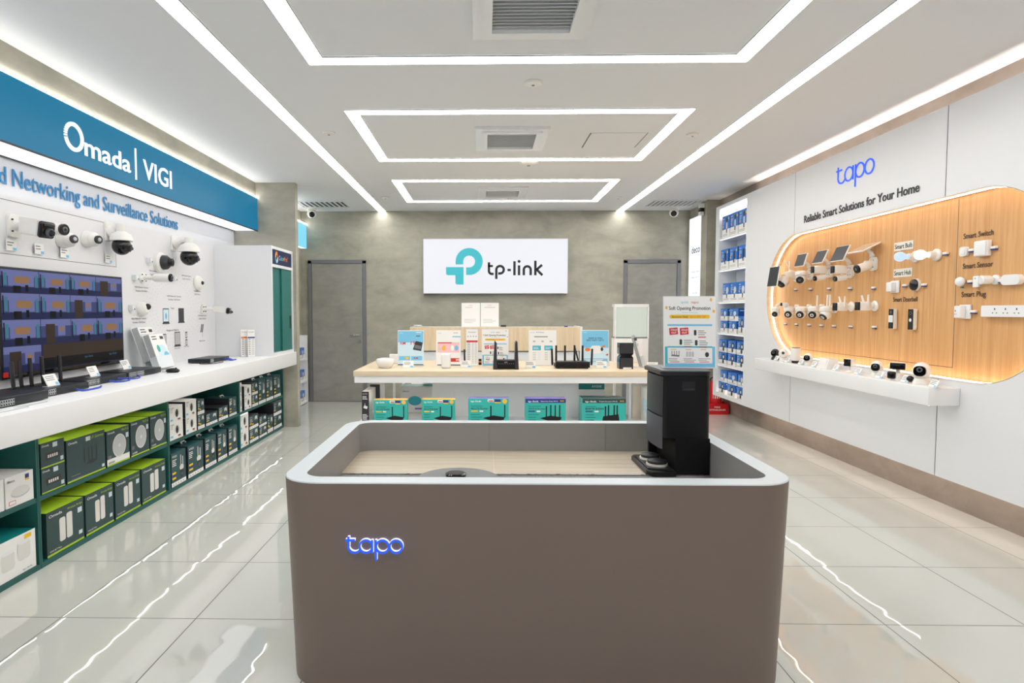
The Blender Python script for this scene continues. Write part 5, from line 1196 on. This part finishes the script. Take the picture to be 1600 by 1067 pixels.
lid = rrect(-wx-.018, wx+.004, -wy-.004, wy+.004, .035, 6); m = MB('black'); m.prism(lid, 'z', .463, .48, smooth=True, mcap='black'); m.prism(rrect(-wx-.01, wx-.002, -wy+.004, wy-.004, .03, 6), 'z', .4805, .484, 'midgrey', smooth=True); m.build('lid', t)
m = MB('black'); m.box(-.03, .03, -wy-.0012, -wy+.002, .392, .435); m.box(-.026, .026, -wy-.003, -wy-.0013, .396, .402, 'charcoal'); m.build('grip', t)
m = MB('black'); m.prism([(-wx-.08, -.15), (-wx-.06, -.185), (-.056, -.186), (-.056, .165), (-wx-.06, .165), (-wx-.08, .13)], 'z', 0, .018); m.prism([(-wx-.066, -.13), (-.06, -.16), (-.06, .14), (-wx-.066, .11)], 'z', .0182, .024, 'dark_metal'); m.build('wash_tray', t)
for k, y in enumerate((-.07, .05)):
    w = MB('charcoal'); w.lathe([(.05, 0), (.05, .01)], (-.112, y, .0245), (0, 0, 1), 26, 'offwhite'); w.lathe([(.045, .0), (.045, .012), (.02, .02)], (-.112, y, .0348), (0, 0, 1), 26); w.build('mop_pad', t)
m = MB('black'); m.tube([(wx-.01, .05, .08), (wx+.003, .05, .085), (wx+.004, .03, .08), (wx+.003, .0, .03)], .004, 8); m.build('power_lead', t)
# a standing sheet on acrylic: local y = 0 front
def poster(label, loc, w, h, fn, rz=0, lean=6, grp=None, cat='poster stand', name='poster_stand'):
    t = thing(name, label, cat, loc, rz, grp); T = rot_x(-lean)
    a = MB('acrylic'); a.M = T; z0 = .0005 + .004*math.sin(R(lean)); a.box(-w/2, w/2, .001, .004, z0, h); a.M = Matrix.Identity(4); a.box(-w/2, w/2, .0, .07, 0, .003); a.build('stand', t)
    s = MB('card_white'); s.M = T; s.box(-w/2+.003, w/2-.003, -.0003, .0008, .006, h-.003); s.m = 'print_text'; fn(s, w, h); s.build('sheet', t); return t
Y_ = -.0008
def pr_promo(s, w, h):
    s.text('tp-link', -w*.02, h*.9, h*.035, w*.14, Y_, 'logo_teal', align='R'); s.text('tapo', w*.03, h*.9, h*.035, w*.14, Y_, 'red_sign'); s.text('Soft Opening Promotion', 0, h*.81, h*.05, w*.78, Y_, 'print_dark', .02, 'C')
    s.text('Terms and conditions apply', 0, h*.765, h*.016, w*.3, Y_, 'logo_teal', align='C')
    s.poly(rrect(-w*.38, w*.38, h*.69, h*.74, h*.024), Y_, 'yellow'); s.text('Exclusive Deals', -w*.03, h*.702, h*.024, w*.3, Y_-.0004, 'print_dark', .015, 'R'); s.text('Up to 40% Off', 0, h*.702, h*.024, w*.3, Y_-.0004, 'orange', .015)
    for x, z, c in ((-.44, .84, 'amber'), (.4, .95, 'amber'), (.45, .79, 'amber')): s.poly([(w*x-.006, h*z-.004), (w*x+.004, h*z-.009), (w*x+.007, h*z+.004), (w*x-.003, h*z+.009)], Y_, c)
    s.quad(-w*.47, -w*.42, h*.06, h*.3, Y_, 'aqua'); s.quad(w*.42, w*.47, h*.06, h*.3, Y_, 'skyblue'); s.quad(-w*.47, w*.47, h*.02, h*.07, Y_, 'skyblue')
    s.quad(-w*.42, w*.42, h*.585, h*.61, Y_, 'skyblue'); s.quad(-w*.42, w*.42, h*.285, h*.305, Y_, 'aqua')
    for i in range(2):
        s.poly([(w*(-.38+.2*i), h*.46), (w*(-.22+.2*i), h*.47), (w*(-.23+.2*i), h*.565), (w*(-.39+.2*i), h*.555)], Y_, 'red_sign'); s.text('SOLD', w*(-.3+.2*i), h*.52, h*.026, w*.12, Y_-.0004, 'card_white', .02, 'C'); s.text('OUT', w*(-.3+.2*i), h*.48, h*.026, w*.1, Y_-.0004, 'card_white', .02, 'C')
    for x, z in ((.1, .49), (-.17, .36), (.12, .35)): s.poly(rrect(w*x-.006, w*x+.006, h*z-.012, h*z+.014, .004), Y_, 'print_dark'); s.lines(w*x+.014, w*x+.055, h*z+.008, 3, .009, .003, Y_); s.quad(w*x+.014, w*x+.05, h*z-.022, h*z-.018, Y_, 'red_sign')
    for i, x in enumerate((-.28, 0, .28)):
        s.quad(w*x-.02, w*x+.006, h*.255, h*.265, Y_, 'amber'); s.lines(w*x-.03, w*x+.03, h*.13, 2, .007, .002, Y_); s.quad(w*x-.025, w*x+.02, h*.085, h*.093, Y_, 'red_sign')
        if i == 0: s.poly([(w*x-.02, h*.17), (w*x+.018, h*.16), (w*x+.022, h*.18), (w*x-.014, h*.19)], Y_, 'print_text'); [s.quad(w*x-.016+k*.011, w*x-.013+k*.011, h*.18, h*.24, Y_, 'print_text') for k in range(4)]
        elif i == 1: [s.poly(rrect(w*x-.018+k*.013, w*x-.008+k*.013, h*.16, h*.23, .003), Y_, 'lightgrey') for k in range(3)]
        else: s.ell(w*x+.01, h*.19, .009, .012, Y_, 'print_dark')
p = at(1068, 578, y=2.9)
poster('large white promotion poster standing on the black docking station', (.985, 2.90, FL+.4862), .248, .345, pr_promo, R(-3), 5)

# ---------------- oak topped table behind ----------------
TZ = .80
TX0, TX1, TY0, TY1 = -1.21, 1.78, 5.62, 6.80
t = thing('display_table', 'long oak topped white display table with open shelf underneath', 'table', ((TX0+TX1)/2, (TY0+TY1)/2, 0)); A, B = (TX1-TX0)/2, (TY1-TY0)/2
MB('oak_pale').rbox(-A, A, -B, B, TZ-.052, TZ, .003).build('tabletop', t); MB('gloss_white').box(-A+.008, A-.008, -B+.006, B-.006, TZ-.112, TZ-.0525).build('apron', t)
MB('gloss_white').rbox(-A, A, -B+.01, B-.01, .0, .285, .004).build('base', t)
MB('led_table').box(-A+.1, A-.1, -B+.03, -B+.045, TZ-.1145, TZ-.1126).build('light_strip', t); MB('led_table').box(-A+.1, A-.1, B-.045, B-.03, TZ-.1145, TZ-.1126).build('light_strip', t)
d = MB('gloss_white'); d.box(-.80, .68, -.08, .08, .2855, TZ-.1125); d.build('divider', t)
e = MB('gloss_white'); e.box(-A+.55, -A+.80, B-.2, B-.16, .2855, TZ-.1125); e.build('divider', t)
for s in (-1, 1):
    for y in (-B+.42, B-.05): MB('gloss_white').box(s*(A-.32)-.012, s*(A-.32)+.012, y-.012, y+.012, .2855, TZ-.1125).build('leg', t)
def tt(u, v): p = at(u, v, z=TZ); return p
def c_teal(w, h, d, top='amber', band=None, bandc='navy', n_ant=2, line='4G LTE Router'):
    m = MB('teal'); m.cbox(-w/2, w/2, 0, d, 0, h, 'teal', top, 'teal', 'teal', 'teal')
    if band: m.quad(-w/2, w/2, h*.84, h, -.0006, bandc)
    m.text('tp-link', -w*.44, h*.865, h*.07, w*.27, m='card_white', y=-.0012, bold=.01)
    if band: m.text(band, w*.3, h*.88, h*.045, w*.42, m='card_white', align='R', y=-.0012); m.quad(w*.34, w*.47, h*.87, h*.98, -.0012, 'print_dark'); m.text('5G', w*.405, h*.885, h*.06, w*.09, m='amber', align='C', y=-.0018, bold=.02)
    else:
        for k, c in enumerate(('card_white', 'navy')): m.quad(-w*.02 + k*w*.17, w*.13 + k*w*.17, h*.87, h*.97, -.001, c)
        m.quad(w*.15, w*.3, h*.83, h*.87, -.001, 'yellow'); m.ell(w*.4, h*.9, w*.06, w*.06, -.001, 'amber', 14); m.quad(0, w*.12, h*.89, h*.93, -.0014, 'red_sign')
    m.text(line, -w*.43, h*.59, h*.07, w*.42, m='print_dark', bold=.015); m.lines(-w*.43, -w*.1, h*.7, 1, .02, h*.025, m='teal_deep'); m.quad(-w*.43, -w*.26, h*.5, h*.545, -.001, 'yellow' if not band else 'navy'); m.quad(-w*.22, -w*.13, h*.495, h*.545, -.001, 'card_white')
    m.lines(-w*.43, -w*.15, h*.38, 3, h*.1, h*.03, m='teal_deep')
    if n_ant == 6: m.poly([(-w*.02, h*.34), (w*.33, h*.42), (w*.36, h*.1), (-w*.05, h*.1)], -.001, 'black')
    else: m.poly([(-w*.14, h*.26), (w*.12, h*.36), (w*.4, h*.3), (w*.38, h*.2), (w*.16, h*.12)], -.001, 'black')
    for k in range(n_ant if n_ant < 6 else 4):
        x = w*(.06 + .34*k) if n_ant == 2 else (w*(.02+.11*k) if n_ant == 4 else w*(.03 + (.07*k if k < 2 else .2+.07*(k-2))))
        m.quad(x-w*.015, x+w*.015, h*.28, h*(.72 + (.04 if k else 0)), -.0014, 'black')
    return m
GT = 'turquoise router cartons under the table'
def tbox(u0, u1, h, d, label, y=5.68, **kw):
    x0, x1 = at(u0, 640, y=y).x, at(u1, 640, y=y).x; w = round(x1-x0, 3)
    me = shared(('router_carton', w, h, d, tuple(kw.items())), lambda: c_teal(w, h, d, **kw)); return place(me, 'router_carton', label, 'box', ((x0+x1)/2, y, .2858), 0, GT)
tbox(584, 636, .235, .1, 'turquoise router carton with amber top, standing beside the black spined carton')
tbox(659, 711, .24, .1, 'turquoise router carton with amber top, in front of the divider end')
tbox(731.5, 795, .25, .12, 'turquoise router carton with lilac top and two antennas pictured', top='violet')
tbox(821, 884, .25, .12, 'turquoise router carton with violet band and four antennas pictured', top='violet', band='Next-Gen Dual Wi-Fi', n_ant=4, line='Wi-Fi 6 Router')
tbox(910, 978, .25, .1, 'turquoise router carton with dark green band picturing a tilted black router', top='card_green', band='Triple-Stream Wi-Fi', bandc='card_green', n_ant=6, line='BE9300')
tbox(907, 972, .25, .1, 'turquoise carton hidden behind the one with the dark green band', y=5.79, top='card_green', band='Triple-Stream Wi-Fi', bandc='card_green', n_ant=6, line='BE9300')
def plain_box(name, label, loc, w, h, d, front, top=None, left=None, right=None, rz=0, grp=None, fn=None):
    m = base(w, h, d, front, top, left)
    if right: m.cbox(w/2-.001, w/2+.0004, 0, d, 0, h, right)
    if fn: fn(m, w, h, d)
    return place(m.mesh(name), name, label, 'box', loc, rz, grp)
def spine(m, w, h, d):
    m.text('tp-link', -w*.4, h*.92, h*.03, w*.7, m='card_white'); m.lines(-w*.4, w*.3, h*.84, 3, .012, .005, m='card_white'); m.poly([(-w*.3, h*.5), (w*.2, h*.46), (w*.32, h*.54), (-w*.15, h*.58)], -.001, 'card_white'); m.quad(-w*.1, -w*.04, h*.55, h*.64, -.0012, 'card_white'); m.lines(-w*.4, w*.36, h*.28, 4, .014, .006, m='card_white')
plain_box('slim_carton', 'slim carton with black spine at the table corner', (-1.115, 5.70, .2858), .068, .31, .36, 'card_dark', 'card_white', 'card_white', grp='slim cartons at the table end', fn=spine)
plain_box('slim_carton', 'slim white carton behind the black spined one', (-1.095, 6.10, .2858), .1, .33, .3, 'print_dark', 'card_white', 'card_white', grp='slim cartons at the table end')
plain_box('mesh_router_carton', 'white carton with turquoise top behind the amber topped cartons', (-.70, 6.36, .2858), .34, .28, .2, 'card_white', 'teal', 'card_white', fn=lambda m, w, h, d: (m.text('deco', -w*.44, h*.78, .02, w*.2, m='print_dark'), m.ell(-.02, h*.45, .07, .05, -.001, 'aqua', 16), m.quad(-.02, .08, h*.12, h*.18, -.001, 'violet')))
plain_box('mesh_router_carton', 'white carton end with a green stripe above the dark banded carton', (1.12, 6.35, .2858), .3, .34, .3, 'card_white', 'teal_deep', 'card_white', fn=lambda m, w, h, d: (m.quad(-w/2, w/2, h*.74, h*.98, -.0008, 'teal_deep'), m.text('AX3000', w*.4, h*.8, .025, w*.34, m='card_white', align='R', y=-.0014)))
def side_print(m, w, h, d):
    m.add([(-w/2-.0008, d*.7, h*.3), (-w/2-.0008, d*.2, h*.3), (-w/2-.0008, d*.2, h*.7), (-w/2-.0008, d*.7, h*.7)], [(0, 1, 2, 3)], 'ice')
for k, (x, y) in enumerate(((1.53, 6.02), (1.60, 5.70))):
    plain_box('mesh_router_carton', 'white carton standing edge on beside the docking station under the table, %s one' % ('rear', 'front')[k], (x, y, .2858), .09, .33, .28, 'beige', 'card_white', 'card_white', grp='white cartons edge on under the table', fn=side_print)

# on the table
def pr_ad1(s, w, h):
    s.quad(-w*.48, w*.48, h*.03, h*.98, Y_, 'ice'); s.quad(-w*.48, w*.48, h*.66, h*.98, Y_-.0003, 'skyblue'); s.text('tp-link', -w*.44, h*.91, h*.03, w*.14, Y_-.0006, 'card_white'); s.lines(w*.2, w*.46, h*.93, 1, .02, .007, Y_-.0006, 'card_white')
    s.text('RM', -w*.4, h*.6, h*.08, w*.2, Y_-.0006, 'red_sign', .02); s.text('199', 0, h*.6, h*.1, w*.3, Y_-.0006, 'red_sign', .02); s.poly([(w*.08, h*.46), (w*.4, h*.42), (w*.46, h*.66), (w*.2, h*.7)], Y_-.0009, 'charcoal'); s.poly([(w*.14, h*.5), (w*.38, h*.47), (w*.4, h*.56), (w*.18, h*.6)], Y_-.0012, 'print_text')
    s.lines(w*.2, w*.46, h*.83, 1, .02, .008, Y_-.0006, 'print_dark'); s.quad(-w*.44, -w*.02, h*.16, h*.28, Y_-.0006, 'skyblue'); s.quad(w*.02, w*.44, h*.16, h*.28, Y_-.0006, 'skyblue'); s.quad(-w*.2, -w*.08, h*.2, h*.26, Y_-.0009, 'yellow'); s.text('RM', w*.12, h*.2, h*.05, w*.16, Y_-.0009, 'red_sign', .02); s.quad(-w*.48, w*.48, h*.025, h*.05, Y_-.0006, 'charcoal')
def pr_ad2(s, w, h):
    s.text('tp-link', -w*.44, h*.9, h*.03, w*.16, Y_, 'logo_teal'); s.lines(w*.2, w*.44, h*.91, 1, .02, .007, Y_, 'print_grey'); s.quad(w*.16, w*.48, h*.8, h*.83, Y_, 'skyblue')
    s.quad(-w*.44, w*.44, h*.38, h*.66, Y_, 'pink'); s.ell(-w*.18, h*.5, w*.08, h*.08, Y_-.0003, 'amber'); s.ell(-w*.34, h*.47, w*.06, h*.06, Y_-.0003, 'beige'); s.ell(w*.16, h*.5, w*.07, h*.08, Y_-.0003, 'card_white'); s.ell(w*.32, h*.5, w*.08, h*.07, Y_-.0003, 'skyblue'); s.lines(-w*.42, w*.4, h*.63, 1, .02, .01, Y_-.0003, 'red_sign')
    s.quad(-w*.12, -w*.02, h*.12, h*.22, Y_, 'red_sign'); s.quad(w*.02, w*.44, h*.12, h*.22, Y_, 'red_sign'); s.text('99', w*.3, h*.14, h*.06, w*.14, Y_-.0003, 'card_white', .02); s.quad(-w*.44, w*.48, h*.02, h*.045, Y_, 'print_dark')
def pr_list(s, w, h):
    s.text('Promotion', -w*.3, h*.9, h*.035, w*.6, Y_, 'print_dark'); s.quad(-w*.46, w*.46, h*.64, h*.69, Y_, 'red_sign')
    for k in range(4): s.ell(w*(-.33+.22*k), h*.8, w*.06, h*.02, Y_, 'print_grey')
    for k in range(13): s.quad(-w*.44, w*.44, h*(.6-.045*k), h*(.602-.045*k), Y_, 'print_grey'); s.quad(-w*.4, -w*.16, h*(.612-.045*k), h*(.626-.045*k), Y_, 'print_text'); s.quad(w*.0, w*.14, h*(.612-.045*k), h*(.626-.045*k), Y_, 'print_grey'); s.quad(w*.24, w*.4, h*(.612-.045*k), h*(.626-.045*k), Y_, 'print_grey')
def pr_plan(s, w, h):
    s.text('tp-link', -w*.44, h*.92, h*.03, w*.16, Y_, 'logo_teal'); s.text('Wi-Fi Router', -w*.24, h*.92, h*.03, w*.3, Y_, 'print_dark', .01); s.lines(-w*.3, w*.3, h*.8, 1, .02, .008, Y_)
    for k in range(3): s.ell(w*(-.3+.3*k), h*.68, w*.05, h*.025, Y_, 'print_grey')
    for k in (-1, 1):
        x0 = w*(-.36 if k < 0 else .06); s.quad(x0, x0+w*.3, h*.43, h*.56, Y_, 'aqua'); s.lines(x0+.01, x0+w*.24, h*.5, 2, .012, .004, Y_-.0003, 'card_white')
        for j in range(5): s.quad(x0+.003, x0+w*.12, h*(.36-.05*j), h*(.375-.05*j), Y_, 'print_grey'); s.quad(x0+w*.18, x0+w*.28, h*(.36-.05*j), h*(.375-.05*j), Y_, 'ice')
def pr_ad3(s, w, h):
    s.quad(-w*.48, w*.48, h*.03, h*.98, Y_, 'ice'); s.quad(-w*.48, w*.48, h*.5, h*.98, Y_-.0003, 'skyblue'); s.text('tp-link', -w*.44, h*.92, h*.03, w*.14, Y_-.0006, 'card_white')
    s.text("SNAP & WIN", 0, h*.75, h*.045, w*.5, Y_-.0006, 'print_dark', .02, 'C'); s.text('BEST SHOT GIFTS', 0, h*.69, h*.045, w*.62, Y_-.0006, 'print_dark', .02, 'C'); s.poly(rrect(-w*.16, w*.2, h*.34, h*.56, .02), Y_-.0006, 'card_white'); s.ell(-w*.28, h*.45, w*.1, h*.05, Y_-.0009, 'orange'); s.ell(w*.24, h*.46, w*.05, h*.05, Y_-.0012, 'charcoal'); s.ell(w*.3, h*.54, w*.06, h*.03, Y_-.0009, 'orange'); s.poly([(w*.36, h*.3), (w*.47, h*.34), (w*.45, h*.28)], Y_-.0009, 'red_sign')
    s.quad(-w*.44, w*.44, h*.1, h*.2, Y_-.0006, 'skyblue'); s.lines(-w*.4, w*.4, h*.16, 2, .012, .006, Y_-.0009, 'card_white')
GP = 'poster stands on the oak topped table'
def tposter(u0, u1, vb, vt, label, fn, y):
    x0, x1 = at(u0, vb, y=y).x, at(u1, vb, y=y).x; h = at(u0, vt, y=y).z - TZ
    poster(label, ((x0+x1)/2, y, TZ+.0006), x1-x0, h, fn, 0, 6, GP)
tposter(621, 662, 569, 516, 'sky blue poster stand picturing a dark box, beside the white puck router', pr_ad1, 6.12)
tposter(681, 720, 569, 515.5, 'white poster stand with a pink picture band on the table', pr_ad2, 6.12)
tposter(728, 747, 568, 514, 'narrow white price list with a red band on the table', pr_list, 6.16)
tposter(752.5, 795, 570, 514, 'white promotion poster stand behind the router with tall fins', pr_promo, 6.12)
tposter(826, 870, 567, 515.5, 'white poster stand with two turquoise columns behind the antenna router', pr_plan, 6.2)
tposter(909, 952, 567, 515.5, 'sky blue poster stand with orange figures beside the black pillar router', pr_ad3, 6.2)
GC = 'small price cards on the oak topped table'
for u, y, s in ((638, 5.92, 'in front of the sky blue poster with a dark box'), (728, 5.95, 'in front of the narrow price list'), (829, 5.92, 'between the finned router and the antenna router'), (940, 5.92, 'in front of the sky blue poster with orange figures'), (1020, 5.8, 'at the table end beside the docking station')):
    x = at(u, 570, y=y).x; stand_card('small white price card ' + s, (x, y, TZ+.0006), 0, GC, .105, .07, 14)
# white puck
x = at(602.5, 573, y=5.95).x
t = thing('mesh_router', 'white round puck router at the free end of the table', 'router', (x, 5.93, TZ+.0006)); MB('gloss_white').lathe([(.05, 0), (.062, .006), (.088, .05), (.09, .075), (.084, .088), (.05, .095)], (0, 0, 0), (0, 0, 1), 36).build('body', t); MB('lightgrey').lathe([(.045, 0), (.045, .002)], (0, 0, .0953), (0, 0, 1), 30).build('top_ring', t)
x = at(616, 560, y=6.4).x
t = thing('router_box', 'little plain white unit behind the white puck router', 'router', (x, 6.4, TZ+.0006)); MB('gloss_white').rbox(-.05, .05, -.02, .05, .004, .1, .006).build('body', t); MB('lightgrey').box(-.046, .046, -.018, .046, 0, .0035).build('foot', t)
x = at(697, 570, y=5.88).x
t = thing('tower_router', 'plain white tower router in front of the pink banded poster', 'router', (x, 5.88, TZ+.0006)); MB('gloss_white').rbox(-.045, .045, -.03, .03, 0.004, .145, .014).build('body', t); MB('lightgrey').box(-.04, .04, -.026, .026, 0, .0035).build('foot', t)
x = at(726, 563, y=6.26).x
t = thing('antenna_router', 'small black router with one thin antenna beside the narrow price list', 'router', (x, 6.28, TZ+.0006)); MB('black').rbox(-.03, .03, -.03, .06, .003, .03, .006).build('body', t); MB('charcoal').tube([(0, .0, .0305), (-.004, 0, .16)], .009, 8).build('antenna', t)
x = at(750, 563, y=6.3).x
t = thing('small_speaker', 'little black unit with an orange band beside the promotion poster', 'speaker', (x, 6.3, TZ+.0006)); MB('black').rbox(-.015, .02, -.03, .03, 0, .06, .004).build('body', t); MB('orange').box(-.0155, .0205, -.031, .0305, .025, .04).build('band', t)
# router with two tall fins
x = at(790.5, 578, y=5.80).x
t = thing('finned_router', 'black router with two tall triangular fins on the table', 'router', (x, 5.80, TZ+.0006))
MB('black_matt').rbox(-.1, .1, -.01, .15, .006, .085, .006).build('body', t)
for s in (-1, 1):
    f = MB('charcoal'); f.prism([(s*.122, 0), (s*.085, .0), (s*.089, .25), (s*.102, .27), (s*.108, .265)], 'y', -.02, .16); f.build('fin', t)
d = MB('lightgrey'); [d.quad(-.07+.02*k, -.066+.02*k, .052, .056, -.0108, 'lightgrey') for k in range(8)]; d.text('tp-link', 0, .064, .012, .03, -.0108, align='C'); d.build('indicator_row', t)
# six antenna router
x = at(895, 575, y=5.86).x
t = thing('antenna_router', 'wide black router with six upright antennas on the table', 'router', (x, 5.86, TZ+.0006))
m = MB('black_matt'); m.prism([(-.165, 0), (.165, 0), (.165, .18), (-.165, .18)], 'z', .012, .045); m.prism([(-.165, .0), (.165, .0), (.15, .17), (-.15, .17)], 'z', .0453, .066, 'black'); m.build('body', t)
f = MB('charcoal'); [f.box(sx_*.14-.012, sx_*.14+.012, y, y+.02, 0, .0115) for sx_ in (-1, 1) for y in (.01, .15)]; f.build('feet', t)
for xx, yy, h, ln in ((-.19, .06, .19, -.006), (-.138, .195, .215, 0), (-.05, .195, .215, 0), (.045, .195, .215, 0), (.125, .195, .215, 0), (.19, .06, .19, .006)): MB('black').tube([(xx, yy, .03), (xx+ln*.2, yy, .05), (xx+ln, yy, h)], [.008, .0105, .0095], 8).build('antenna', t)
x = at(902, 565, y=6.25).x
t = thing('antenna_router', 'small black router with one leaning antenna behind the six antenna router', 'router', (x+.03, 6.36, TZ+.0006)); MB('black').rbox(-.05, .06, -.02, .05, .003, .03, .006).build('body', t); MB('black').tube([(0, .01, .0305), (-.045, .01, .2)], .009, 8).build('antenna', t)
# black waisted pillar
x = at(978.5, 578, y=5.84).x
t = thing('tower_router', 'black waisted pillar router at the table end', 'router', (x, 5.84, TZ+.0006))
m = MB('black_gloss'); pr = [(-.066, 0), (.066, 0), (.066, .11), (.05, .128), (.066, .146), (.066, .25), (-.066, .25), (-.066, .146), (-.05, .128), (-.066, .11)]; m.prism(pr, 'y', 0, .11); m.build('body', t)
m = MB('charcoal'); m.box(-.06, .06, -.0015, -.0005, .15, .246); m.box(-.06, .06, -.0015, -.0005, .004, .106); m.build('front_panels', t); MB('gloss_white').box(-.03, .05, -.002, -.0005, .0, .004 + .012).build('card_strip', t)
# translucent light column behind
x = at(986.5, 560, y=6.62).x
t = thing('display_column', 'white column with glowing frosted panel behind the black pillar router', 'light column', (x, 6.58, TZ+.0006))
W_ = .185
pr = [(-W_, .05), (-W_*.6, .012), (0, 0), (W_*.6, .012), (W_, .05), (W_, .19), (-W_, .19)]
MB('gloss_white').prism(pr, 'z', 0, .26).build('base', t)
MB('lamp_panel').prism([(a*.9, b+.006) for a, b in pr], 'z', .2605, .60, smooth=False).build('frosted_panel', t)
m = MB('gloss_white'); m.prism(pr, 'z', .6005, .632); m.box(-W_, -W_*.92, .04, .06, .2605, .6); m.box(W_*.92, W_, .04, .06, .2605, .6); m.build('frame', t)
MB('midgrey').prism([(a*1.004, b-.001) for a, b in pr], 'z', .262, .275).build('joint_line', t)
# brochure rack
x = at(1004, 565, y=6.0).x
t = thing('brochure_rack', 'clear leaning brochure rack with grey leaflets beside the black pillar router', 'brochure holder', (x+.05, 6.02, TZ+.0006), R(62))
m = MB('acrylic'); m.box(-.06, .06, -.01, .16, 0, .003); m.M = Matrix.Translation((0, .03, .014)) @ rot_x(-16); m.box(-.06, .06, -.003, 0, .001, .1); m.box(-.06, .06, .032, .035, .001, .3); m.build('stand', t)
for k in range(3):
    m = MB(('card_white', 'print_dark', 'print_grey')[k]); m.M = Matrix.Translation((0, .03, .015)) @ rot_x(-16); y = .002+.01*k; m.cbox(-.055, .055, y, y+.008, .003, .26+.03*k, ('card_white', 'print_dark', 'print_grey')[k], None, 'print_grey'); m.lines(-.04, .03, .22+.03*k, 2, .015, .006, y-.0006); m.build('leaflet', t)

# ---------------- cashier counter behind the table ----------------
t = thing('cashier_counter', 'white cashier counter with pale oak front panel under the wall sign', 'counter', (.13, 7.7, 0))
CY_ = 7.70; z0, z1 = at(770, 548, y=CY_).z, at(770, 511, y=CY_).z
cx0, cx1 = at(641, 520, y=CY_).x-.13, at(906, 520, y=CY_).x-.13
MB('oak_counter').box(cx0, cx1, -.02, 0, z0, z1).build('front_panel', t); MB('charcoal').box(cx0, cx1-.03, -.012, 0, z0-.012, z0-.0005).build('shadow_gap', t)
MB('panel_white').box(cx0+.01, cx1-.01, .0005, .55, 0, .9).build('body', t); MB('gloss_white').box(cx0, cx1, .0005, .26, z1-.03, z1).build('top', t); MB('gloss_white').box(cx1, cx1+.03, -.02, .55, 0, z1+.006).build('end_panel', t)
MB('white').box(cx0+.01, cx1, .0005, .2, .9005, z1-.0305).build('upper_body', t)
def pr_qr(s, w, h): s.lines(-w*.12, w*.12, h*.88, 1, .02, .008, Y_, 'pink'); s.lines(-w*.3, w*.3, h*.8, 1, .02, .006, Y_, 'print_grey'); s.lines(-w*.36, w*.36, h*.3, 3, .02, .005, Y_, 'print_grey')
for k, (u0, u1) in enumerate(((721, 750), (751, 779.5))):
    y = CY_+.1; x0, x1 = at(u0, 500, y=y).x, at(u1, 500, y=y).x
    poster('white notice stand on the cashier counter, %s' % ('beside its twin on the door handle side', 'beside its twin on the sign lettering side')[k], ((x0+x1)/2, y, z1+.0006), x1-x0, at(u0, 473, y=y).z-z1, pr_qr, 0, 4, 'notice stands on the cashier counter')
x = at(786, 508, y=CY_+.12).x
t = thing('card_reader', 'little dark payment terminal beside the notice stands', 'card reader', (x, CY_+.1, z1+.0006)); MB('charcoal').rbox(-.03, .04, 0, .1, 0, .022, .005).build('body', t); MB('black_gloss').box(-.022, .03, .01, .06, .0222, .024).build('screen', t)
x = at(884, 509, y=CY_+.1).x
t = thing('tape_roll', 'small blue roll on the cashier counter end', 'tape', (x, CY_+.08, z1+.0006)); MB('navy').lathe([(.02, 0), (.022, .004), (.022, .012), (.02, .016)], (0, 0, 0), (0, 0, 1), 20).build('roll', t); MB('card_white').lathe([(.01, 0), (.01, .001)], (0, 0, .0162), (0, 0, 1), 14).build('core', t)
x = at(653, 508, y=CY_+.12).x
t = thing('paper_bowl', 'small white dish at the near end of the cashier counter top', 'dish', (x, CY_+.1, z1+.0006)); MB('gloss_white').lathe([(.03, 0), (.035, .003), (.06, .022), (.056, .022), (.03, .006)], (0, 0, 0), (0, 0, 1), 22).build('bowl', t); MB('card_white').lathe([(.028, 0), (.028, .003)], (0, 0, .0064), (0, 0, 1), 16).build('paper', t)

# ---------------- white wall rack in the recess behind the pillar ----------------
t = thing('wall_rack', 'narrow white shelf rack with blue cartons in the recess behind the pillar', 'shelf', (-2.62, 8.55, 0), LW)
MB('white').box(-.42, .38, .06, .078, .0, 1.0).build('back_panel', t)
for s in (-.42, .36): MB('white').box(s, s+.02, -.02, .0595, 0, 1.0).build('side_panel', t)
for z in (.03, .34, .66): MB('white').box(-.3995, .3595, -.02, .0595, z-.02, z).build('shelf', t)
for j, z in enumerate((.03, .34, .66)):
    for k in range(3):
        w = .19; me = shared(('small_blue_carton', w), lambda: c_blue(.19, .16, .05, 2))
        place(me, 'camera_carton', 'small blue carton in the recess rack behind the pillar, %s shelf, %s from the door' % (('bottom', 'middle', 'top')[j], ('third', 'second', 'first')[k]), 'box', (-2.63, 8.55-.25+.235*k, z+.0006), LW, 'blue cartons in the recess rack')
for k, z in enumerate((1.78, 1.48, 1.15)):
    m = MB('red'); solo(m.rbox(-.02, .02, -.03, 0, -.02, .02, .003), 'wall_hook', 'small red hook on the recess wall behind the pillar, %s of three' % ('topmost', 'middle', 'lowest')[k], 'hook', (-2.699, 8.62, z), LW, 'red hooks on the recess wall')
